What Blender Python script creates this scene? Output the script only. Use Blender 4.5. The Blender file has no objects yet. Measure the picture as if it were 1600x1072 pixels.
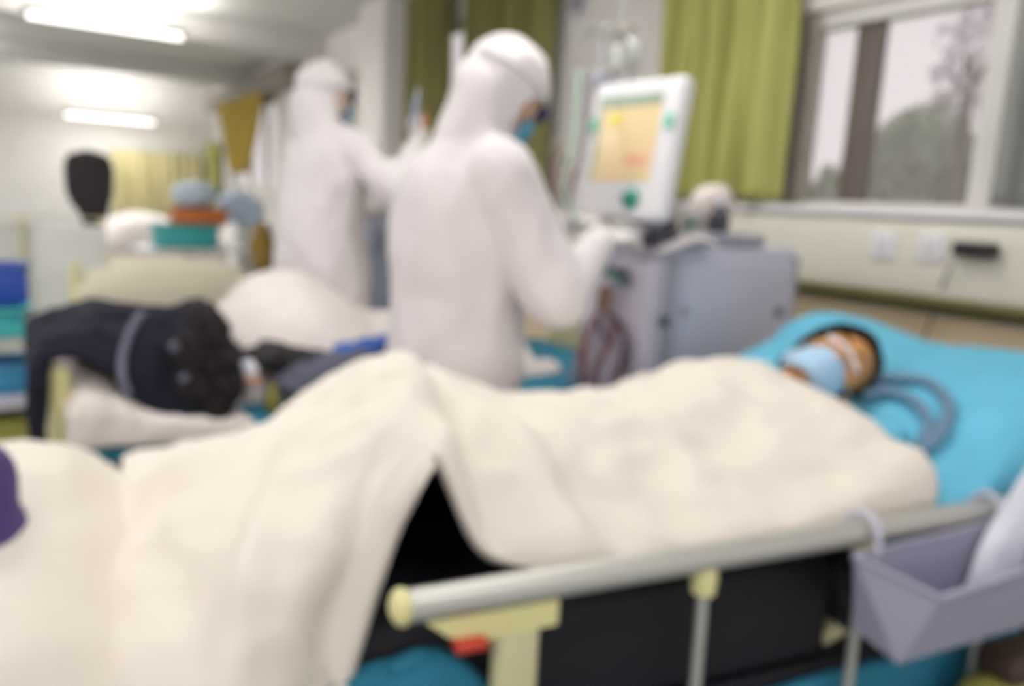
import bpy, bmesh, math, random
from mathutils import Vector, Matrix, noise, Euler
random.seed(7)
SC = bpy.context.scene
COL = SC.collection
V = Vector

# ------------------------------------------------------------------ camera, world, lights, exposure
F, HC = 1200.0, 1.25                       # focal length in pixels of a 1600x1072 frame, eye height
ROLL, PITCH, HEAD = math.radians(2.83), math.radians(10.2), math.radians(303)
_f0 = V((math.sin(HEAD), math.cos(HEAD), 0)); _z = V((0, 0, 1)); _r0 = _f0.cross(_z)
FW = _f0*math.cos(PITCH) - _z*math.sin(PITCH)
_up = _z*math.cos(PITCH) + _f0*math.sin(PITCH)
RT = _r0*math.cos(ROLL) + _up*math.sin(ROLL)
UP = _up*math.cos(ROLL) - _r0*math.sin(ROLL)
CAM = V((0, 0, HC))
DEFOCUS = True
cd = bpy.data.cameras.new('camera'); co = bpy.data.objects.new('camera', cd); COL.objects.link(co)
M4 = Matrix((RT, UP, -FW)).transposed().to_4x4(); M4.translation = CAM
co.matrix_world = M4
cd.sensor_width = 36; cd.lens = 27; cd.clip_start = .02; cd.clip_end = 200
cd.dof.use_dof = DEFOCUS; cd.dof.focus_distance = .16; cd.dof.aperture_fstop = 9.0
SC.camera = co

w = bpy.data.worlds.new('world'); SC.world = w; w.use_nodes = True
bg = w.node_tree.nodes['Background']; bg.inputs[0].default_value = (.90, .83, .84, 1); bg.inputs[1].default_value = .98
SC.view_settings.view_transform = 'Standard'; SC.view_settings.look = 'None'
SC.view_settings.gamma = 1; SC.view_settings.use_curve_mapping = False
SC.view_settings.exposure = 0.0

LAMP_W = 12.8
def area_light(name, loc, sx, sy, power, color=(1, .975, .95), rot=(0, 0, 0)):
    l = bpy.data.lights.new(name, 'AREA'); l.shape = 'RECTANGLE'; l.size = sx; l.size_y = sy
    l.energy = power; l.color = color
    o = bpy.data.objects.new(name, l); COL.objects.link(o); o.location = loc; o.rotation_euler = rot
    return o
CEIL = 2.9
# strip lights: x, y, height of the tube, share of the power thrown down, strength of the fill added above to brighten the ceiling
LAMPS = [(-1.9, -.6, 2.585, 1, .9), (-1.9, 1.4, 2.585, 1.05, 1.1), (-4.3, -.9, 2.585, 1.7, 1.4), (-7.75, .76, 2.585, 2.2, 3.2), (-10.6, -1.2, 2.585, 2.2, 3.0), (-13.2, 1.28, 2.22, 1.1, 1.8), (.3, .6, 2.585, .8, .9), (.3, -1.4, 2.585, .8, .9)]  # most of these fixtures are unseen, added to light the ward
for lx, ly, lz, dn, upw in LAMPS:
    area_light('ceiling_lamp_glow', (lx, ly, lz-.03), .12, 1.15, LAMP_W*dn)
    area_light('added_ceiling_fill', (lx, ly, lz+.075), .18, 1.15, LAMP_W*upw, rot=(math.pi, 0, 0))  # added upward fill for the ceiling, not a part of the fixture

# ------------------------------------------------------------------ pixel helpers (frame 1600x1072)
def ray(px, py): return FW + RT*((px-800)/F) - UP*((py-536)/F)
def D(px, py, dep): return CAM + ray(px, py)*dep
def atY(px, py, y): d = ray(px, py); return CAM + d*(y/d.y)
def atX(px, py, x): d = ray(px, py); return CAM + d*(x/d.x)
def atZ(px, py, z): d = ray(px, py); return CAM + d*((z-HC)/d.z)
RL = atZ(620, 950, .75); RR = atZ(1530, 800, .75)
ES = (RR-RL).normalized(); ET = V((-ES.y, ES.x, 0))
def W(s, t, z): return V((RL.x, RL.y, 0)) + ES*s + ET*t + V((0, 0, z))

# ------------------------------------------------------------------ materials
def lin(c):
    return tuple((x/255/12.92) if x/255 <= .04045 else ((x/255+.055)/1.055)**2.4 for x in c) + (1,)
MATS = {}
def mat(name, rgb, rough=.6, metal=0, var=.06, scale=6, bump=0, bscale=80, trans=0, alpha=1, emit=0, sheen=0, sub=0, stripes=None, ior=None):
    if name in MATS: return MATS[name]
    m = bpy.data.materials.new(name); m.use_nodes = True; nt = m.node_tree; b = nt.nodes['Principled BSDF']
    c = lin(rgb)
    tc = nt.nodes.new('ShaderNodeTexCoord')
    n = nt.nodes.new('ShaderNodeTexNoise'); n.inputs['Scale'].default_value = scale; n.inputs['Detail'].default_value = 4
    nt.links.new(tc.outputs['Object'], n.inputs['Vector'])
    r = nt.nodes.new('ShaderNodeValToRGB'); r.color_ramp.elements[0].position = .3; r.color_ramp.elements[1].position = .7
    r.color_ramp.elements[0].color = tuple(x*(1-var) for x in c[:3])+(1,)
    r.color_ramp.elements[1].color = tuple(min(1, x*(1+var)) for x in c[:3])+(1,)
    nt.links.new(n.outputs['Fac'], r.inputs['Fac']); out = r.outputs['Color']
    if stripes:                                   # woven or printed stripes that belong to the thing: (colour, scale)
        wv = nt.nodes.new('ShaderNodeTexWave'); wv.inputs['Scale'].default_value = stripes[1]; wv.bands_direction = stripes[2] if len(stripes) > 2 else 'X'
        nt.links.new(tc.outputs['Object'], wv.inputs['Vector'])
        mx = nt.nodes.new('ShaderNodeMixRGB'); mx.inputs['Color2'].default_value = lin(stripes[0])
        nt.links.new(wv.outputs['Fac'], mx.inputs['Fac']); nt.links.new(out, mx.inputs['Color1']); out = mx.outputs['Color']
    nt.links.new(out, b.inputs['Base Color'])
    b.inputs['Roughness'].default_value = rough; b.inputs['Metallic'].default_value = metal
    b.inputs['Transmission Weight'].default_value = trans; b.inputs['Alpha'].default_value = alpha
    if ior: b.inputs['IOR'].default_value = ior
    if sheen: b.inputs['Sheen Weight'].default_value = sheen
    if sub:
        b.inputs['Subsurface Weight'].default_value = sub; b.inputs['Subsurface Scale'].default_value = .03
    if emit:
        nt.links.new(out, b.inputs['Emission Color']); b.inputs['Emission Strength'].default_value = emit
    if bump:
        n2 = nt.nodes.new('ShaderNodeTexNoise'); n2.inputs['Scale'].default_value = bscale; n2.inputs['Detail'].default_value = 5
        nt.links.new(tc.outputs['Object'], n2.inputs['Vector'])
        bp = nt.nodes.new('ShaderNodeBump'); bp.inputs['Strength'].default_value = bump; bp.inputs['Distance'].default_value = .01
        nt.links.new(n2.outputs['Fac'], bp.inputs['Height']); nt.links.new(bp.outputs['Normal'], b.inputs['Normal'])
    MATS[name] = m
    return m
WALL = mat('white_wall_paint', (238, 235, 230), .7, var=.02, bump=.05)
CEILM = mat('ceiling_paint', (214, 212, 208), .8, var=.02)
FLOORM = mat('grey_green_vinyl_floor', (150, 160, 158), .35, var=.1)
TILE = mat('tan_wall_tile', (236, 216, 180), .4, var=.03, scale=3)
TRUNK = mat('cream_trunking', (222, 220, 206), .4, var=.02)
TRIM = mat('olive_trim', (128, 122, 72), .5)
WHITEP = mat('white_plastic', (232, 232, 236), .35, var=.02)
FRAME = mat('white_window_frame', (226, 224, 220), .4, var=.02)
BROWNF = mat('brown_window_frame', (108, 98, 92), .4, var=.05)
GREYP = mat('grey_lilac_panel', (196, 197, 214), .4, var=.02)
GREYD = mat('grey_lilac_edge', (160, 160, 172), .45, var=.02)
DARKP = mat('dark_grey_plastic', (64, 66, 74), .45)
BLACKP = mat('black_plastic', (26, 26, 28), .4)
CREAM = mat('cream_yellow_plastic', (222, 218, 158), .4, var=.03)
CREAMG = mat('pale_cream_plastic', (206, 202, 160), .45, var=.03)
ALU = mat('brushed_aluminium', (196, 196, 190), .38, metal=.55, var=.02)
STEEL = mat('steel', (172, 178, 178), .3, metal=.7, var=.02)
BLANKET = mat('cream_white_quilt', (224, 217, 207), .9, var=.02, scale=3, bump=.35, bscale=12)
QUILT2 = mat('white_quilt', (222, 214, 210), .9, var=.02, scale=3, bump=.25, bscale=14)
BEIGEQ = mat('beige_quilt', (226, 218, 196), .85, var=.03, scale=3, bump=.2, bscale=14)
SUIT = mat('white_coverall_fabric', (220, 214, 216), .65, var=.015, scale=4, bump=.3, bscale=18)
BLUEP = mat('sky_blue_linen', (100, 186, 216), .8, var=.14, scale=3.0, bump=.2, bscale=10)
BLUES = mat('teal_blue_sheet', (40, 128, 158), .8, var=.08, bump=.2, bscale=14)
BLACKM = mat('black_mattress_vinyl', (14, 14, 26), .7, var=.08)
NAVY = mat('navy_jacket_fabric', (13, 12, 34), .95, var=.2, scale=5, bump=.3, bscale=18)
FUR = mat('black_fur', (34, 30, 34), .95, var=.35, scale=30, bump=1, bscale=60)
STRIP = mat('grey_reflective_strip', (92, 92, 112), .5)
CHAR = mat('charcoal_cloth', (44, 41, 44), .85, var=.2)
SLATE = mat('slate_grey_cloth', (88, 90, 108), .85, var=.1)
COBALT = mat('cobalt_blue_cloth', (50, 92, 172), .7, var=.1)
SKIN = mat('skin', (206, 150, 92), .5, var=.06, sub=.15)
LIP = mat('lips', (170, 96, 80), .5)
EYEW = mat('eye_white', (230, 226, 220), .3, var=0)
HAIR = mat('black_hair', (30, 24, 24), .6, var=.3, scale=60, bump=.6, bscale=120)
MASKB = mat('pale_blue_mask', (170, 205, 232), .75, var=.03)
MASKT = mat('teal_blue_mask', (84, 160, 192), .7, var=.05)
GOGG = mat('dark_navy_goggle', (36, 40, 88), .25)
GLASSY = mat('clear_visor', (200, 232, 228), .12, trans=.0, alpha=.35, var=0)
HOSE = mat('grey_translucent_hose', (116, 150, 176), .35, alpha=.82, var=.03)
CGREEN = mat('green_curtain', (178, 178, 104), .85, var=.06, scale=2, bump=.1)
CGREEND = mat('dark_green_curtain', (138, 138, 80), .85, var=.06, scale=2)
CYEL = mat('ochre_curtain', (188, 162, 74), .85, var=.05)
CBEIGE = mat('pale_yellow_curtain', (220, 212, 164), .85, var=.05)
CGREY = mat('grey_curtain', (150, 152, 148), .85)
SCREEN = mat('screen_tan', (214, 192, 148), .3, emit=.28, var=.03)
SCREENG = mat('screen_grey_green', (150, 168, 148), .3, emit=.2, var=.03)
YEL = mat('screen_yellow', (222, 206, 92), .3, emit=.3)
PINK = mat('screen_pink', (214, 150, 130), .3, emit=.3)
GREENB = mat('mint_green_plastic', (112, 208, 176), .4)
GREENK = mat('green_knob', (44, 150, 128), .35)
GREENKD = mat('dark_green_knob', (20, 92, 88), .35)
RED = mat('red_plastic', (196, 62, 44), .4)
MAROON = mat('maroon_tube', (140, 60, 72), .4)
BROWNT = mat('brown_filter', (158, 120, 96), .4)
BIN = mat('translucent_grey_plastic', (168, 168, 190), .25, alpha=.86, var=.02)
PAPER = mat('white_paper', (232, 234, 246), .7, var=.02)
OLIVE = mat('olive_plastic', (160, 158, 82), .5)
DBROWN = mat('dark_brown_plastic', (70, 52, 44), .6)
TEAL = mat('teal_plastic', (58, 164, 168), .4)
BLUEB = mat('blue_plastic', (44, 78, 170), .4)
ORANGE = mat('orange_plastic', (196, 112, 54), .45)
OCHRE = mat('ochre_brown_cloth', (140, 112, 44), .8)
PURPLE = mat('dark_purple_cloth', (70, 54, 112), .8, var=.2)
BOTTLE = mat('pale_blue_bottle', (186, 204, 226), .2, alpha=.9)
IVB = mat('clear_drip_bottle', (186, 190, 184), .15, alpha=.75)
BARK = mat('bark', (96, 84, 70), .9)
LEAFA = mat('grey_green_leaves', (160, 172, 148), .8, var=.25, scale=3)
LEAFB = mat('dark_green_leaves', (92, 108, 72), .8, var=.25, scale=3)
LEAFC = mat('pale_lilac_leaves', (226, 220, 228), .8, var=.12, scale=3)
GRASS = mat('grass_ground', (110, 120, 90), .9, var=.2)
GLASS = mat('window_glass', (236, 232, 232), .35, alpha=.12, var=0)  # slight white in the pane paints haze over the trees
LAMPM = mat('lit_tube', (255, 252, 244), .4, emit=3.2, var=0)

# ------------------------------------------------------------------ mesh helpers
def orth(d):
    d = V(d).normalized(); a = V((0, 0, 1)) if abs(d.z) < .9 else V((1, 0, 0))
    u = d.cross(a).normalized(); return u, d.cross(u).normalized()
class MB:
    def __init__(s): s.bm = bmesh.new()
    def box(s, c, size, rot=None, bev=0):
        r = bmesh.ops.create_cube(s.bm, size=1)['verts']
        m = Matrix.Translation(V(c)) @ (rot.to_4x4() if rot else Matrix.Identity(4)) @ Matrix.Diagonal((*size, 1))
        bmesh.ops.transform(s.bm, matrix=m, verts=r)
        if bev:
            es = list({e for v in r for e in v.link_edges})
            bmesh.ops.bevel(s.bm, geom=es, offset=bev, segments=3, affect='EDGES', profile=.5)
        return s
    def tube(s, pts, rad, n=12, caps=True):
        pts = [V(p) for p in pts]; N = len(pts)
        rad = rad if isinstance(rad, (list, tuple)) else [rad]*N
        u = None; rings = []
        for i, p in enumerate(pts):
            d = (pts[min(i+1, N-1)] - pts[max(i-1, 0)]).normalized()
            if u is None: u, _ = orth(d)
            u = (u - d*u.dot(d)).normalized(); v = d.cross(u)
            rings.append([s.bm.verts.new(p + (u*math.cos(a)+v*math.sin(a))*rad[i]) for a in [2*math.pi*k/n for k in range(n)]])
        for a, b in zip(rings, rings[1:]):
            for k in range(n): s.bm.faces.new((a[k], a[(k+1) % n], b[(k+1) % n], b[k]))
        if caps: s.bm.faces.new(rings[0][::-1]); s.bm.faces.new(rings[-1])
        return s
    def cyl(s, a, b, r, r2=None, n=20): return s.tube([a, b], [r, r if r2 is None else r2], n)
    def lathe(s, base, prof, n=24, axis=(0, 0, 1)):
        ax = V(axis).normalized(); u, v = orth(ax); rings = []
        for r, h in prof:
            rings.append([s.bm.verts.new(V(base)+ax*h+(u*math.cos(2*math.pi*k/n)+v*math.sin(2*math.pi*k/n))*max(r, .0004)) for k in range(n)])
        for a, b in zip(rings, rings[1:]):
            for k in range(n): s.bm.faces.new((a[k], a[(k+1) % n], b[(k+1) % n], b[k]))
        s.bm.faces.new(rings[0][::-1]); s.bm.faces.new(rings[-1]); return s
    def ell(s, c, rad, rot=None, seg=24):
        r = bmesh.ops.create_uvsphere(s.bm, u_segments=seg, v_segments=seg*2//3, radius=1)['verts']
        m = Matrix.Translation(V(c)) @ (rot.to_4x4() if rot else Matrix.Identity(4)) @ Matrix.Diagonal((*rad, 1))
        bmesh.ops.transform(s.bm, matrix=m, verts=r); return s
    def cap(s, a, b, ra, rb=None, n=16):           # tapered capsule
        a = V(a); b = V(b); rb = ra if rb is None else rb; d = (b-a).normalized(); P = []; R = []
        for k in range(6):
            q = math.pi/2*k/6; P.append(a-d*ra*math.cos(q)); R.append(max(ra*math.sin(q), .001))
        P += [a, b]; R += [ra, rb]
        for k in range(5, -1, -1):
            q = math.pi/2*k/6; P.append(b+d*rb*math.cos(q)); R.append(max(rb*math.sin(q), .001))
        u, v = orth(d); rings = []
        for p, r in zip(P, R): rings.append([s.bm.verts.new(p+(u*math.cos(2*math.pi*k/n)+v*math.sin(2*math.pi*k/n))*r) for k in range(n)])
        for x, y in zip(rings, rings[1:]):
            for k in range(n): s.bm.faces.new((x[k], x[(k+1) % n], y[(k+1) % n], y[k]))
        s.bm.faces.new(rings[0][::-1]); s.bm.faces.new(rings[-1]); return s
    def grid(s, rows, closed=False):
        vs = [[s.bm.verts.new(p) for p in r] for r in rows]
        for a, b in zip(vs, vs[1:]):
            for k in range(len(a)-1+(1 if closed else 0)):
                j = (k+1) % len(a); s.bm.faces.new((a[k], a[j], b[j], b[k]))
        return s
    def poly(s, pts, depth):                       # flat outline given a thickness vector
        a = [s.bm.verts.new(V(p)) for p in pts]; b = [s.bm.verts.new(V(p)+V(depth)) for p in pts]; n = len(a)
        s.bm.faces.new(a[::-1]); s.bm.faces.new(b)
        for k in range(n): s.bm.faces.new((a[k], a[(k+1) % n], b[(k+1) % n], b[k]))
        return s
def link(name, me, m, parent=None, smooth=True):
    if me.vertices:
        xs = [v.co for v in me.vertices]
        lo = V((min(v.x for v in xs), min(v.y for v in xs), min(v.z for v in xs))); hi = V((max(v.x for v in xs), max(v.y for v in xs), 0))
        o0 = V(((lo.x+hi.x)/2, (lo.y+hi.y)/2, lo.z))
    else: o0 = V((0, 0, 0))
    me.transform(Matrix.Translation(-o0))
    o = bpy.data.objects.new(name, me); COL.objects.link(o)
    if m: me.materials.clear(); me.materials.append(m)
    for p in me.polygons: p.use_smooth = smooth
    o.location = o0
    if parent is not None:
        o.parent = parent; o.matrix_parent_inverse = pinv(parent)
    return o
def wmat(o):
    m = Matrix.LocRotScale(o.location, o.rotation_euler, o.scale)
    return (wmat(o.parent) @ o.matrix_parent_inverse @ m) if o.parent else m
def pinv(o): return wmat(o).inverted()
def obj(name, mb, m, parent=None, smooth=False, sharp=35):
    bmesh.ops.recalc_face_normals(mb.bm, faces=mb.bm.faces)
    me = bpy.data.meshes.new(name); mb.bm.to_mesh(me); mb.bm.free()
    o = link(name, me, m, parent, True)
    me.set_sharp_from_angle(angle=math.radians(180 if smooth else sharp))
    return o
def tag(o, label, cat, group=None):
    o['label'] = label; o['category'] = cat
    if group: o['group'] = group
    return o
def struct(o): o['kind'] = 'structure'; return o
def thing(name, label, cat, loc, group=None):
    o = bpy.data.objects.new(name, None); COL.objects.link(o); o.location = loc; o.empty_display_size = .1
    if label: tag(o, label, cat, group)
    return o
def solid(o, th, off=-1):
    md = o.modifiers.new('thickness', 'SOLIDIFY'); md.thickness = th; md.offset = off; return o
def bake(mb, voxel, it=6, disp=None, cut=None):
    """union the collected closed shapes into one continuous skin"""
    me = bpy.data.meshes.new('tmp'); mb.bm.to_mesh(me); mb.bm.free()
    o = bpy.data.objects.new('tmp', me); COL.objects.link(o)
    r = o.modifiers.new('r', 'REMESH'); r.mode = 'VOXEL'; r.voxel_size = voxel
    if it:
        s = o.modifiers.new('s', 'SMOOTH'); s.factor = .5; s.iterations = it
    dg = bpy.context.evaluated_depsgraph_get()
    m2 = bpy.data.meshes.new_from_object(o.evaluated_get(dg))
    bpy.data.objects.remove(o)
    out = MB(); out.bm.from_mesh(m2); bpy.data.meshes.remove(m2)
    if disp:
        out.bm.normal_update()
        mv = [(v, v.normal.copy()*disp(v.co, v.normal)) for v in out.bm.verts]
        for v, d in mv: v.co += d
    if cut:
        bmesh.ops.delete(out.bm, geom=[v for v in out.bm.verts if cut(v.co)], context='VERTS')
    return out
def cr(P, t):                                      # Catmull-Rom through a list, t in 0..len-1
    n = len(P); i = max(0, min(int(t), n-2)); f = t-i
    p0, p1, p2, p3 = P[max(i-1, 0)], P[i], P[i+1], P[min(i+2, n-1)]
    return .5*((2*p1)+(p2-p0)*f+(2*p0-5*p1+4*p2-p3)*f*f+(3*p1-p0-3*p2+p3)*f**3)
def smoothpath(P, n=8):
    P = [V(p) for p in P]; return [cr(P, k/n) for k in range((len(P)-1)*n+1)]
def net(ctrl, nu=14, nv=14):
    """control net (rows of equal length) -> dense rows"""
    rows = [[cr(r, k/nv) for k in range((len(r)-1)*nv+1)] for r in ctrl]
    out = []
    for k in range((len(rows)-1)*nu+1):
        out.append([cr([r[j] for r in rows], k/nu) for j in range(len(rows[0]))])
    return out
def fold(p, sc, seed=0, stretch=(1, 1, 1)):
    q = V((p.x*stretch[0], p.y*stretch[1], p.z*stretch[2]))*sc + V((seed*7.3, seed*3.1, seed))
    n = noise.noise(q); n2 = noise.noise(q*2.1+V((5, 5, 5)))
    return (1-abs(n)*2)*.6 + (1-abs(n2)*2)*.3 - .5
def cloth(name, ctrl, m, parent=None, amp=.012, sc=5, seed=1, th=.02, stretch=(1, 1, 1), nu=14, nv=14, amp2=.004, post=None):
    rows = net(ctrl, nu, nv); mb = MB(); mb.grid(rows)
    bm = mb.bm; bm.normal_update()
    bm.verts.index_update(); nr = len(rows[0]); mvs = []
    for v in bm.verts:
        j = v.index % nr; e = min(1, (nr-1-j)/(nv*1.6)) if post else 1; e = e*e*(3-2*e)     # folds die out towards the near hem
        mvs.append((v, v.normal.copy()*(fold(v.co, sc, seed, stretch)*amp + noise.noise(v.co*22)*amp2 + (post(v.co) if post else 0))*e))
    for v, d in mvs: v.co += d
    bmesh.ops.recalc_face_normals(bm, faces=bm.faces)
    bm.normal_update()
    up = sum((f.normal.z*f.calc_area() for f in bm.faces))
    if up < 0: bmesh.ops.reverse_faces(bm, faces=bm.faces)
    me = bpy.data.meshes.new(name); bm.to_mesh(me); bm.free()
    return solid(link(name, me, m, parent), th)

# ------------------------------------------------------------------ the room
YN, XW, XE, YS = 2.9, -14.0, 2.2, -2.6         # north (window) wall, west end wall, east and south limits
struct(obj('floor', MB().box(((XW+XE)/2, (YS+YN)/2, -.05), (XE-XW+.4, YN-YS+.6, .1)), FLOORM))
struct(obj('ceiling', MB().box(((XW+XE)/2, (YS+YN)/2, CEIL+.06), (XE-XW+.4, YN-YS+.6, .12)), CEILM))
struct(obj('wall_west', MB().box((XW-.1, (YS+YN)/2, CEIL/2), (.2, YN-YS+.6, CEIL)), WALL))
SILL = 1.29; TOPW = 2.12
opens = [(-2.36, 1.4), (-5.9, -4.3), (-8.9, -7.6), (-13.0, -10.3)]      # window openings in x
tops = [TOPW, 2.62, 2.5, 2.5]
mb = MB(); x = XW
for (a, b), tp in sorted(zip(opens, tops)):
    mb.box(((x+a)/2, YN+.1, CEIL/2), (a-x, .2, CEIL))
    mb.box(((a+b)/2, YN+.1, SILL/2), (b-a, .2, SILL)); mb.box(((a+b)/2, YN+.1, (tp+CEIL)/2), (b-a, .2, CEIL-tp)); x = b
mb.box(((x+XE)/2, YN+.1, CEIL/2), (XE-x, .2, CEIL))
struct(obj('wall_north', mb, WALL))
struct(obj('trim_1', MB().box(((-6+XE)/2, YN-.012, .46), (XE+6, .02, .92)), TILE))          # tiled dado under the trunking
struct(obj('trim_2', MB().box(((-6+XE)/2, YN-.022, .955), (XE+6, .04, .05), bev=.006), TRIM))
struct(obj('baseboard_north', MB().box(((XW+XE)/2, YN-.015, .05), (XE-XW, .03, .1)), GREYD))
struct(obj('trim_3', MB().box((-.55, YN-.07, SILL+.0), (5.2, .16, .035), bev=.008), WHITEP))     # window sill board
# column with a bright south face and its east face turned to us
struct(obj('wall_column', MB().box((-6.54, YN-.117, CEIL/2), (.52, .234, CEIL), bev=.01), WALL))
struct(obj('ceiling_beam', MB().box((-8.65, (YS+YN)/2, CEIL-.10), (.5, YN-YS, .2)), CEILM))
struct(obj('ceiling_beam', MB().box((-11.6, (YS+YN)/2, CEIL-.10), (.4, YN-YS, .2)), CEILM))
def window(n, x0, x1, z0, z1, mulls, brown=(), handle=None, side=()):
    w_ = thing('window_%d' % n, None, None, ((x0+x1)/2, YN+.1, z0)); struct(w_)
    mb = MB(); y = YN+.08; t = .07
    mb.box(((x0+x1)/2, y, z0+.02), (x1-x0, .08, .04)); mb.box(((x0+x1)/2, y, z1-t/2), (x1-x0, .08, t))
    mb.box((x0+t/2, y, (z0+z1)/2), (t, .08, z1-z0-t)); mb.box((x1-t/2, y, (z0+z1)/2), (t, .08, z1-z0-t))
    obj('window_frame', mb, FRAME, w_)
    for xm, wd in mulls: obj('mullion', MB().box((xm, y-.005, (z0+z1)/2), (wd, .07, z1-z0-t), bev=.006), FRAME, w_)
    for xm, wd in side: obj('jamb_shade_strip', MB().box((xm, y-.03, (z0+z1)/2), (wd, .05, z1-z0), bev=.006), mat('frame_in_shade', (158, 152, 142), .5), w_)  # taupe strip paints the shade on the white window jamb
    for xm, wd in brown: obj('sash_stile', MB().box((xm, y+.02, (z0+z1)/2), (wd, .05, z1-z0-t), bev=.005), BROWNF, w_)
    obj('pane', MB().box(((x0+x1)/2, y+.03, (z0+z1)/2), (x1-x0-2*t, .006, z1-z0-t)), GLASS, w_)
    if handle:
        obj('window_handle', MB().box((handle[0], y-.06, handle[1]), (.05, .04, .2), bev=.015), BLACKP, w_)
    return w_
wx = lambda px: atY(px, 150, YN+.06).x
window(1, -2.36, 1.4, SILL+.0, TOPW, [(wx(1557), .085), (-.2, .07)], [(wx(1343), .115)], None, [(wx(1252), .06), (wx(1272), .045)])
window(2, -5.9, -4.3, SILL+.02, 2.62, [(-4.9, .07)], [], (-5.28, 2.2))
window(3, -8.9, -7.6, SILL+.02, 2.5, [(-8.25, .07)])
window(4, -13.0, -10.3, SILL+.02, 2.5, [(-11.9, .07), (-11.0, .07)])

# ---- curtains
def curtain(label, p0, p1, z0, z1, m, waves=6, depth=.055, gather=None, name='curtain'):
    """p0, p1: ends on the floor plan; pleats run along the line; gather(z01) scales the width at a height"""
    p0 = V(p0); p1 = V(p1); d = (p1-p0); nrm = V((-d.y, d.x, 0)).normalized(); rows = []
    NU, NZ = waves*12, 26
    ph = random.random()*6
    for j in range(NZ+1):
        q = j/NZ; z = z0+(z1-z0)*q; row = []; g = gather(q) if gather else 1
        for i in range(NU+1):
            s = i/NU; ss = .5+(s-.5)*g if gather else s
            k = math.sin(s*waves*2*math.pi+ph+.5*math.sin(q*3+s*4))*depth*(.8+.5*noise.noise(V((s*5, q*2, ph))))
            k += .35*depth*math.sin(s*waves*4.7*math.pi+ph*2+q)
            row.append(V((p0.x+d.x*ss, p0.y+d.y*ss, 0)) + nrm*k + V((0, 0, z)))
        rows.append(row)
    mb = MB(); mb.grid(rows); me = bpy.data.meshes.new(name); mb.bm.to_mesh(me); mb.bm.free()
    o = solid(link(name, me, m), .006, 0); tag(o, label, 'curtain', 'curtains along the ward'); return o
CY = YN-.12
curtain('bright green pleated curtain beside the window at the bed head, behind the monitor', (-2.99, CY-.03, 0), (-2.25, CY-.03, 0), SILL+.03, 2.83, CGREEN, 5, .075)
curtain('olive green curtain with narrow pleats, just above the stooping hooded worker', (-5.06, CY, 0), (-4.04, CY, 0), .9, 2.83, CGREEND, 6, .07)
curtain('narrow olive green curtain next to the white column', (-6.0, CY, 0), (-5.36, CY, 0), .9, 2.83, CGREEND, 4)
curtain('dark green curtain left of the white column, behind the farther worker', (-8.35, CY, 0), (-7.5, CY, 0), .9, 2.42, CGREEND, 4)
curtain('ochre curtain tied together at its lower end, hanging far down the ward', (-12.5, CY-.1, 0), (-10.15, CY-.1, 0), 1.5, 2.52, CYEL, 7, .05, lambda q: .25+.75*q**.8)
curtain('slim green curtain left of the tied ochre curtain', (-13.9, CY, 0), (-13.3, CY, 0), .9, 2.0, CGREEN, 3)
curtain('pale yellow curtain hanging on the far end wall of the ward', (XW+.25, 1.3, 0), (XW+.25, 2.65, 0), .5, 1.80, CBEIGE, 9)
curtain('grey curtain at the edge of the large window, right of the white mullion', (-1.36, CY, 0), (-.8, CY, 0), SILL+.03, 2.83, CGREY, 4, .035)
for xa, xb, z, lb in ((-6.05, -4.0, 2.85, 'straight curtain rail above the two olive curtains'), (-3.05, -.7, 2.85, 'straight curtain rail above the large window'),
                      (-8.4, -7.4, 2.43, 'short curtain rail of the dark green curtain left of the column'), (-13.95, -13.2, 2.01, 'short curtain rail of the slim green curtain')):
    mb = MB().cyl((xa, CY, z), (xb, CY, z), .014)
    for xx in (xa+.06, xb-.06): mb.cyl((xx, CY, z), (xx, YN+.01, z), .008)
    tag(obj('curtain_rail', mb, ALU), lb, 'curtain rail', 'curtain rails')
mb = MB().cyl((XW+.25, 1.25, 1.81), (XW+.25, 2.7, 1.81), .014)
for yy in (1.3, 2.65): mb.cyl((XW-.01, yy, 1.81), (XW+.25, yy, 1.81), .008)
tag(obj('curtain_rail', mb, ALU), 'curtain rail of the pale yellow curtain on the end wall', 'curtain rail', 'curtain rails')
tag(obj('pelmet', MB().box((-11.3, YN-.14, 2.60), (4.4, .2, .24), bev=.01), mat('taupe_pelmet', (150, 144, 132), .7)), 'taupe box pelmet over the tied ochre curtain', 'pelmet')

# ---- ceiling lights: housing, tube, end caps
def ceiling_light(x, y, z, label):
    t = thing('ceiling_light', label, 'ceiling light', (x, y, z), 'ceiling lights')
    obj('housing', MB().box((x, y, z+.04), (.2, 1.24, .05), bev=.012), mat('light_housing', (176, 180, 178), .5), t)
    obj('light_tube', MB().cyl((x, y-.585, z), (x, y+.585, z), .028), LAMPM, t)
    for s in (-1, 1):
        obj('end_cap', MB().box((x, y+s*.6, z), (.06, .03, .05), bev=.006), WHITEP, t)
        obj('suspension_rod', MB().cyl((x, y+s*.4, z+.06), (x, y+s*.4, CEIL), .008), STEEL, t)
for i, (lx, ly, lz, _a, _b) in enumerate(LAMPS):
    ceiling_light(lx, ly, lz, {3: 'bright hanging strip light at the top left, nearest one in view', 5: 'low strip light at the far end, above the pale yellow curtain'}.get(i, 'added unseen strip light outside the picture, brightening the ward'))

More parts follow.
